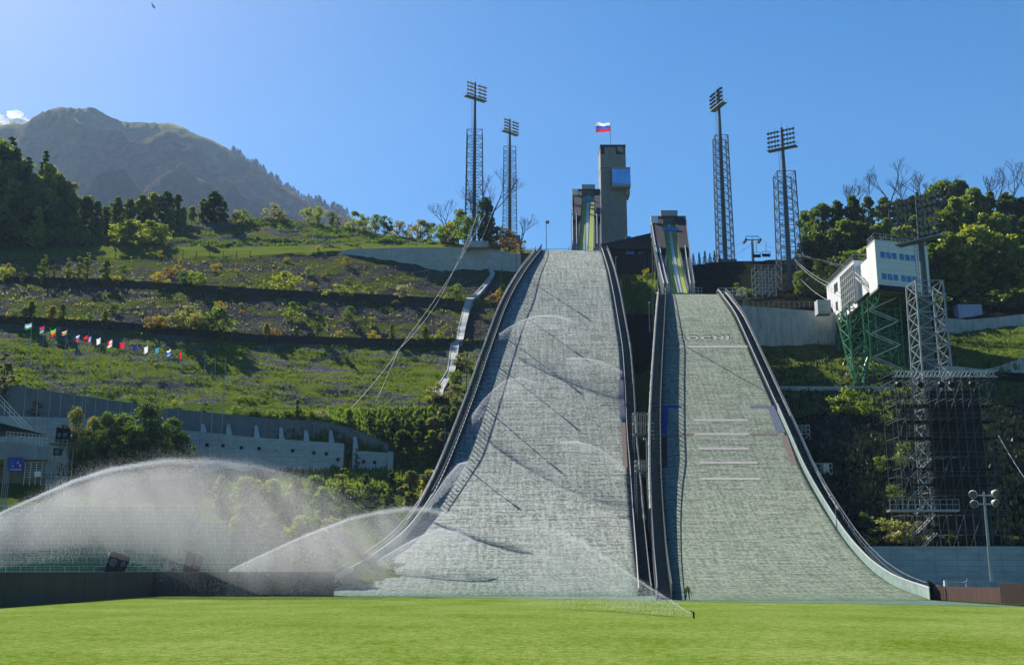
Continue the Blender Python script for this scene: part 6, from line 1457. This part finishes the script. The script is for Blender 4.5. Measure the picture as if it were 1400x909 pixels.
q = P(948.5, 843, 60.5); q.z = .03; nozzle(q, .32, 'small black pop-up sprinkler on the lawn'); q = P(309, 782, 113.2); q.z = 2.44; nozzle(q, .42, 'sprinkler nozzle on top of the dark field wall')

# ------------------------------------------------------------------ people and bird
def person(label, J, E, RAD, parts, cols):
    base = Vector(J['root']); me = bpy.data.meshes.new('person'); nm_ = list(J); ix = {k: i for i, k in enumerate(nm_)}
    me.from_pydata([Vector(J[k])-base for k in nm_], [(ix[a], ix[b]) for a, b in E], [])
    for c_ in cols: me.materials.append(c_)
    o = bpy.data.objects.new('person', me); col.objects.link(o); o.location = base; ORG[o.name] = base
    bpy.context.view_layer.objects.active = o; md = o.modifiers.new('skin', 'SKIN'); md.use_smooth_shade = True
    sv = me.skin_vertices[0].data if me.skin_vertices else None
    if sv is None:
        o.select_set(True); bpy.ops.mesh.customdata_skin_add(); sv = me.skin_vertices[0].data
    for k in nm_: r = RAD.get(k, .03); sv[ix[k]].radius = (r, r) if not isinstance(r, tuple) else r; sv[ix[k]].use_root = (k == 'pelvis')
    ss = o.modifiers.new('sub', 'SUBSURF'); ss.levels = 1; ss.render_levels = 2
    # freeze to one mesh and colour the clothes by height and nearness
    dg = bpy.context.evaluated_depsgraph_get(); m2 = bpy.data.meshes.new_from_object(o.evaluated_get(dg)); o.modifiers.clear(); o.data = m2
    m2.materials.clear(); [m2.materials.append(c_) for c_ in cols]; key = {k: parts.get(k, 0) for k in nm_}
    for p in m2.polygons:
        best = min(((p.center+base-Vector(J[a]).lerp(Vector(J[b]), max(0, min(1, (p.center+base-Vector(J[a])).dot(Vector(J[b])-Vector(J[a]))/max(1e-6, (Vector(J[b])-Vector(J[a])).length_squared)))) ).length-.4*min(RAD.get(a, .03) if not isinstance(RAD.get(a, .03), tuple) else .1, .1), b) for a, b in E)
        p.material_index = key[best[1]]; p.use_smooth = True
    return tag(o, label, 'person')
def skel(b, bend, arm_l, arm_r, crouch=0., yaw=0.):
    """b foot point; bend = torso forward tilt in x-z plane; returns joints"""
    J = {}; hz = .92-crouch; f = Vector((math.cos(yaw), math.sin(yaw), 0)); s = Vector((-f.y, f.x, 0)); up = Vector((0, 0, 1)); b = Vector(b); J['root'] = b+up*hz
    J['pelvis'] = b+up*hz; td = (up*math.cos(bend)+f*math.sin(bend)); J['waist'] = J['pelvis']+td*.18; J['chest'] = J['pelvis']+td*.40; J['neck'] = J['pelvis']+td*.56; hd = (td*.7+up*.3+f*.15).normalized(); J['head'] = J['neck']+hd*.10; J['crown'] = J['neck']+hd*.24
    for n, sg in (('l', 1), ('r', -1)):
        J['hip'+n] = J['pelvis']+s*sg*.10-up*.04; k = b+s*sg*.13+up*.48*(hz/.92)+f*(crouch*.7+.03); J['knee'+n] = k; J['ank'+n] = b+s*sg*.14+up*.08; J['toe'+n] = b+s*sg*.15+up*.04+f*.17
        J['sho'+n] = J['chest']+td*.08+s*sg*.19; el, wr = (arm_l if n == 'l' else arm_r); J['elb'+n] = J['sho'+n]+el; J['wri'+n] = J['elb'+n]+wr; w = wr.normalized(); J['palm'+n] = J['wri'+n]+w*.07
        for i in range(4): J['fin%d%s' % (i, n)] = J['palm'+n]+w*(.075+.01*(i in (1, 2)))+s*(i-1.5)*.022-up*.012; 
        J['thu'+n] = J['wri'+n]+w*.07+f*.05
    E = [('pelvis', 'waist'), ('waist', 'chest'), ('chest', 'neck'), ('neck', 'head'), ('head', 'crown')]
    for n in 'lr': E += [('pelvis', 'hip'+n), ('hip'+n, 'knee'+n), ('knee'+n, 'ank'+n), ('ank'+n, 'toe'+n), ('chest', 'sho'+n), ('sho'+n, 'elb'+n), ('elb'+n, 'wri'+n), ('wri'+n, 'palm'+n), ('wri'+n, 'thu'+n)]+[('palm'+n, 'fin%d%s' % (i, n)) for i in range(4)]
    J.pop('root'); J2 = {'root': b}; J2.update(J); return J2, E
RADP = dict(root=.01, pelvis=.15, waist=.14, chest=.16, neck=.06, head=.095, crown=.07)
for n in 'lr': RADP.update({'hip'+n: .09, 'knee'+n: .06, 'ank'+n: .045, 'toe'+n: .035, 'sho'+n: .065, 'elb'+n: .045, 'wri'+n: .03, 'palm'+n: .034, 'thu'+n: .011, **{'fin%d%s' % (i, n): .009 for i in range(4)}})
SKIN = mat('skin', (.50, .30, .21), (.42, .24, .17), 5, .6, bump=0); NAVYC = mat('navy_trousers', (.03, .04, .07), bump=0); VEST = mat('green_yellow_vest', (.20, .42, .06), bump=0); ORG_C = mat('orange_cap', (.55, .22, .04), bump=0); LAV = mat('lavender_shirt', (.42, .40, .62), bump=0); HAIR = mat('grey_hair', (.35, .33, .31), bump=0)
def dress(hat):
    d = {'crown': 2, 'head': 3, 'neck': 3, 'waist': 1, 'chest': 1, 'pelvis': 0}
    for n in 'lr': d.update({'hip'+n: 0, 'knee'+n: 0, 'ank'+n: 0, 'toe'+n: 0, 'sho'+n: 1, 'elb'+n: 1, 'wri'+n: 1 if hat else 3, 'palm'+n: 3, 'thu'+n: 3, **{'fin%d%s' % (i, n): 3 for i in range(4)}})
    return d
def face(o, head, f, up, par):
    """eyes, nose, mouth and ears as small children"""
    s = f.cross(up).normalized()
    for nm_, off, r, mt in (('eye', f*.085+s*.03+up*.01, .012, BLACK), ('eye', f*.085-s*.03+up*.01, .012, BLACK), ('nose', f*.105-up*.01, .014, SKIN), ('mouth', f*.09-up*.045, .013, mat('lips', (.35, .12, .1), bump=0)), ('ear', s*.09, .018, SKIN), ('ear', -s*.09, .018, SKIN)):
        m = MB(); c_ = head+off; m.bar(c_-up*r, c_+up*r, r, 6); obj(nm_, m, mt, par)
J, E = skel((P(940, 813, 96.5).x, 96.5, .07), 1.15, (Vector((.05, 0, -.28)), Vector((.08, -.03, -.24))), (Vector((.02, 0, -.28)), Vector((.1, .02, -.24))), .10, R(-100))
del J['root']; 
def mkperson(label, J, E, hat, cols, b, fdir):
    J = dict(J); J['root'] = b; JJ = {k: v for k, v in J.items() if k != 'root'}; JJ2 = {'root': b}; JJ2.update(JJ)
    # root is only the origin, not a joint
    import types
    base = Vector(b); nm_ = list(JJ); me = None
    o = person2(label, JJ, E, RADP, dress(hat), cols, base); face(o, JJ['head'], fdir, Vector((0, 0, 1)), o); return o
def person2(label, J, E, RAD, parts, cols, base):
    J = dict(J); J['pelvis'] = Vector(J['pelvis']); src = person.__code__
    me = bpy.data.meshes.new('person'); nm_ = list(J); ix = {k: i for i, k in enumerate(nm_)}
    me.from_pydata([Vector(J[k])-base for k in nm_], [(ix[a], ix[b]) for a, b in E], [])
    o = bpy.data.objects.new('person', me); col.objects.link(o); o.location = base; ORG[o.name] = base
    bpy.context.view_layer.objects.active = o
    o.modifiers.new('skin', 'SKIN')
    if not me.skin_vertices: bpy.ops.mesh.customdata_skin_add()
    sv = me.skin_vertices[0].data
    for k in nm_: r = RAD.get(k, .03); sv[ix[k]].radius = (r, r); sv[ix[k]].use_root = (k == 'pelvis')
    ss = o.modifiers.new('sub', 'SUBSURF'); ss.levels = 1; ss.render_levels = 1
    dg = bpy.context.evaluated_depsgraph_get(); m2 = bpy.data.meshes.new_from_object(o.evaluated_get(dg)); o.modifiers.clear(); o.data = m2; m2.materials.clear()
    for c_ in cols: m2.materials.append(c_)
    segs = [(Vector(J[a])-base, Vector(J[b])-base, b) for a, b in E]
    for p in m2.polygons:
        c_ = p.center; bd, bk = 9, 'pelvis'
        for a, b, k in segs:
            d = b-a; t = max(0, min(1, (c_-a).dot(d)/max(1e-6, d.length_squared))); q = (c_-a-d*t).length
            if q < bd: bd, bk = q, (k if t > .15 or k.startswith(('fin', 'palm')) else k)
        p.material_index = parts.get(bk, 0); p.use_smooth = True
    return tag(o, label, 'person')
b1 = Vector((P(940, 813, 96.5).x, 96.5, .05)); mkperson('worker in yellow-green vest, orange cap and navy trousers bending at the smaller slope foot', J, E, True, [NAVYC, VEST, ORG_C, SKIN], b1, Vector((-.2, -.8, -.5)).normalized())
b2 = Vector((P(1323, 800, 99.5).x, 99.5, .15)); J, E = skel(b2, .1, (Vector((.03, .05, -.28)), Vector((.05, -.05, -.23))), (Vector((-.26, -.06, -.06)), Vector((-.25, 0, .02))), 0, R(-95)); del J['root']
mkperson('grey-haired person in a lavender shirt stretching one arm behind the brown fence', J, E, False, [NAVYC, LAV, HAIR, SKIN], b2, Vector((-.1, -1, 0)))
q = P(210, 10, 120); m = MB(); m.bar(q-Vector((.18, 0, 0)), q+Vector((.2, 0, .03)), .06, 6, .03); m.add([q+Vector((-.05, 0, .02)), q+Vector((.08, 0, .02)), q+Vector((.0, .45, .18)), q+Vector((-.1, .7, .1))], [(0, 1, 2, 3)]); m.add([q+Vector((-.05, 0, .02)), q+Vector((.08, 0, .02)), q+Vector((.0, -.45, .2)), q+Vector((-.1, -.7, .14))], [(3, 2, 1, 0)])
tag(obj('bird', m, BLACK), 'tiny dark bird flying high in the sky at the upper left', 'bird')
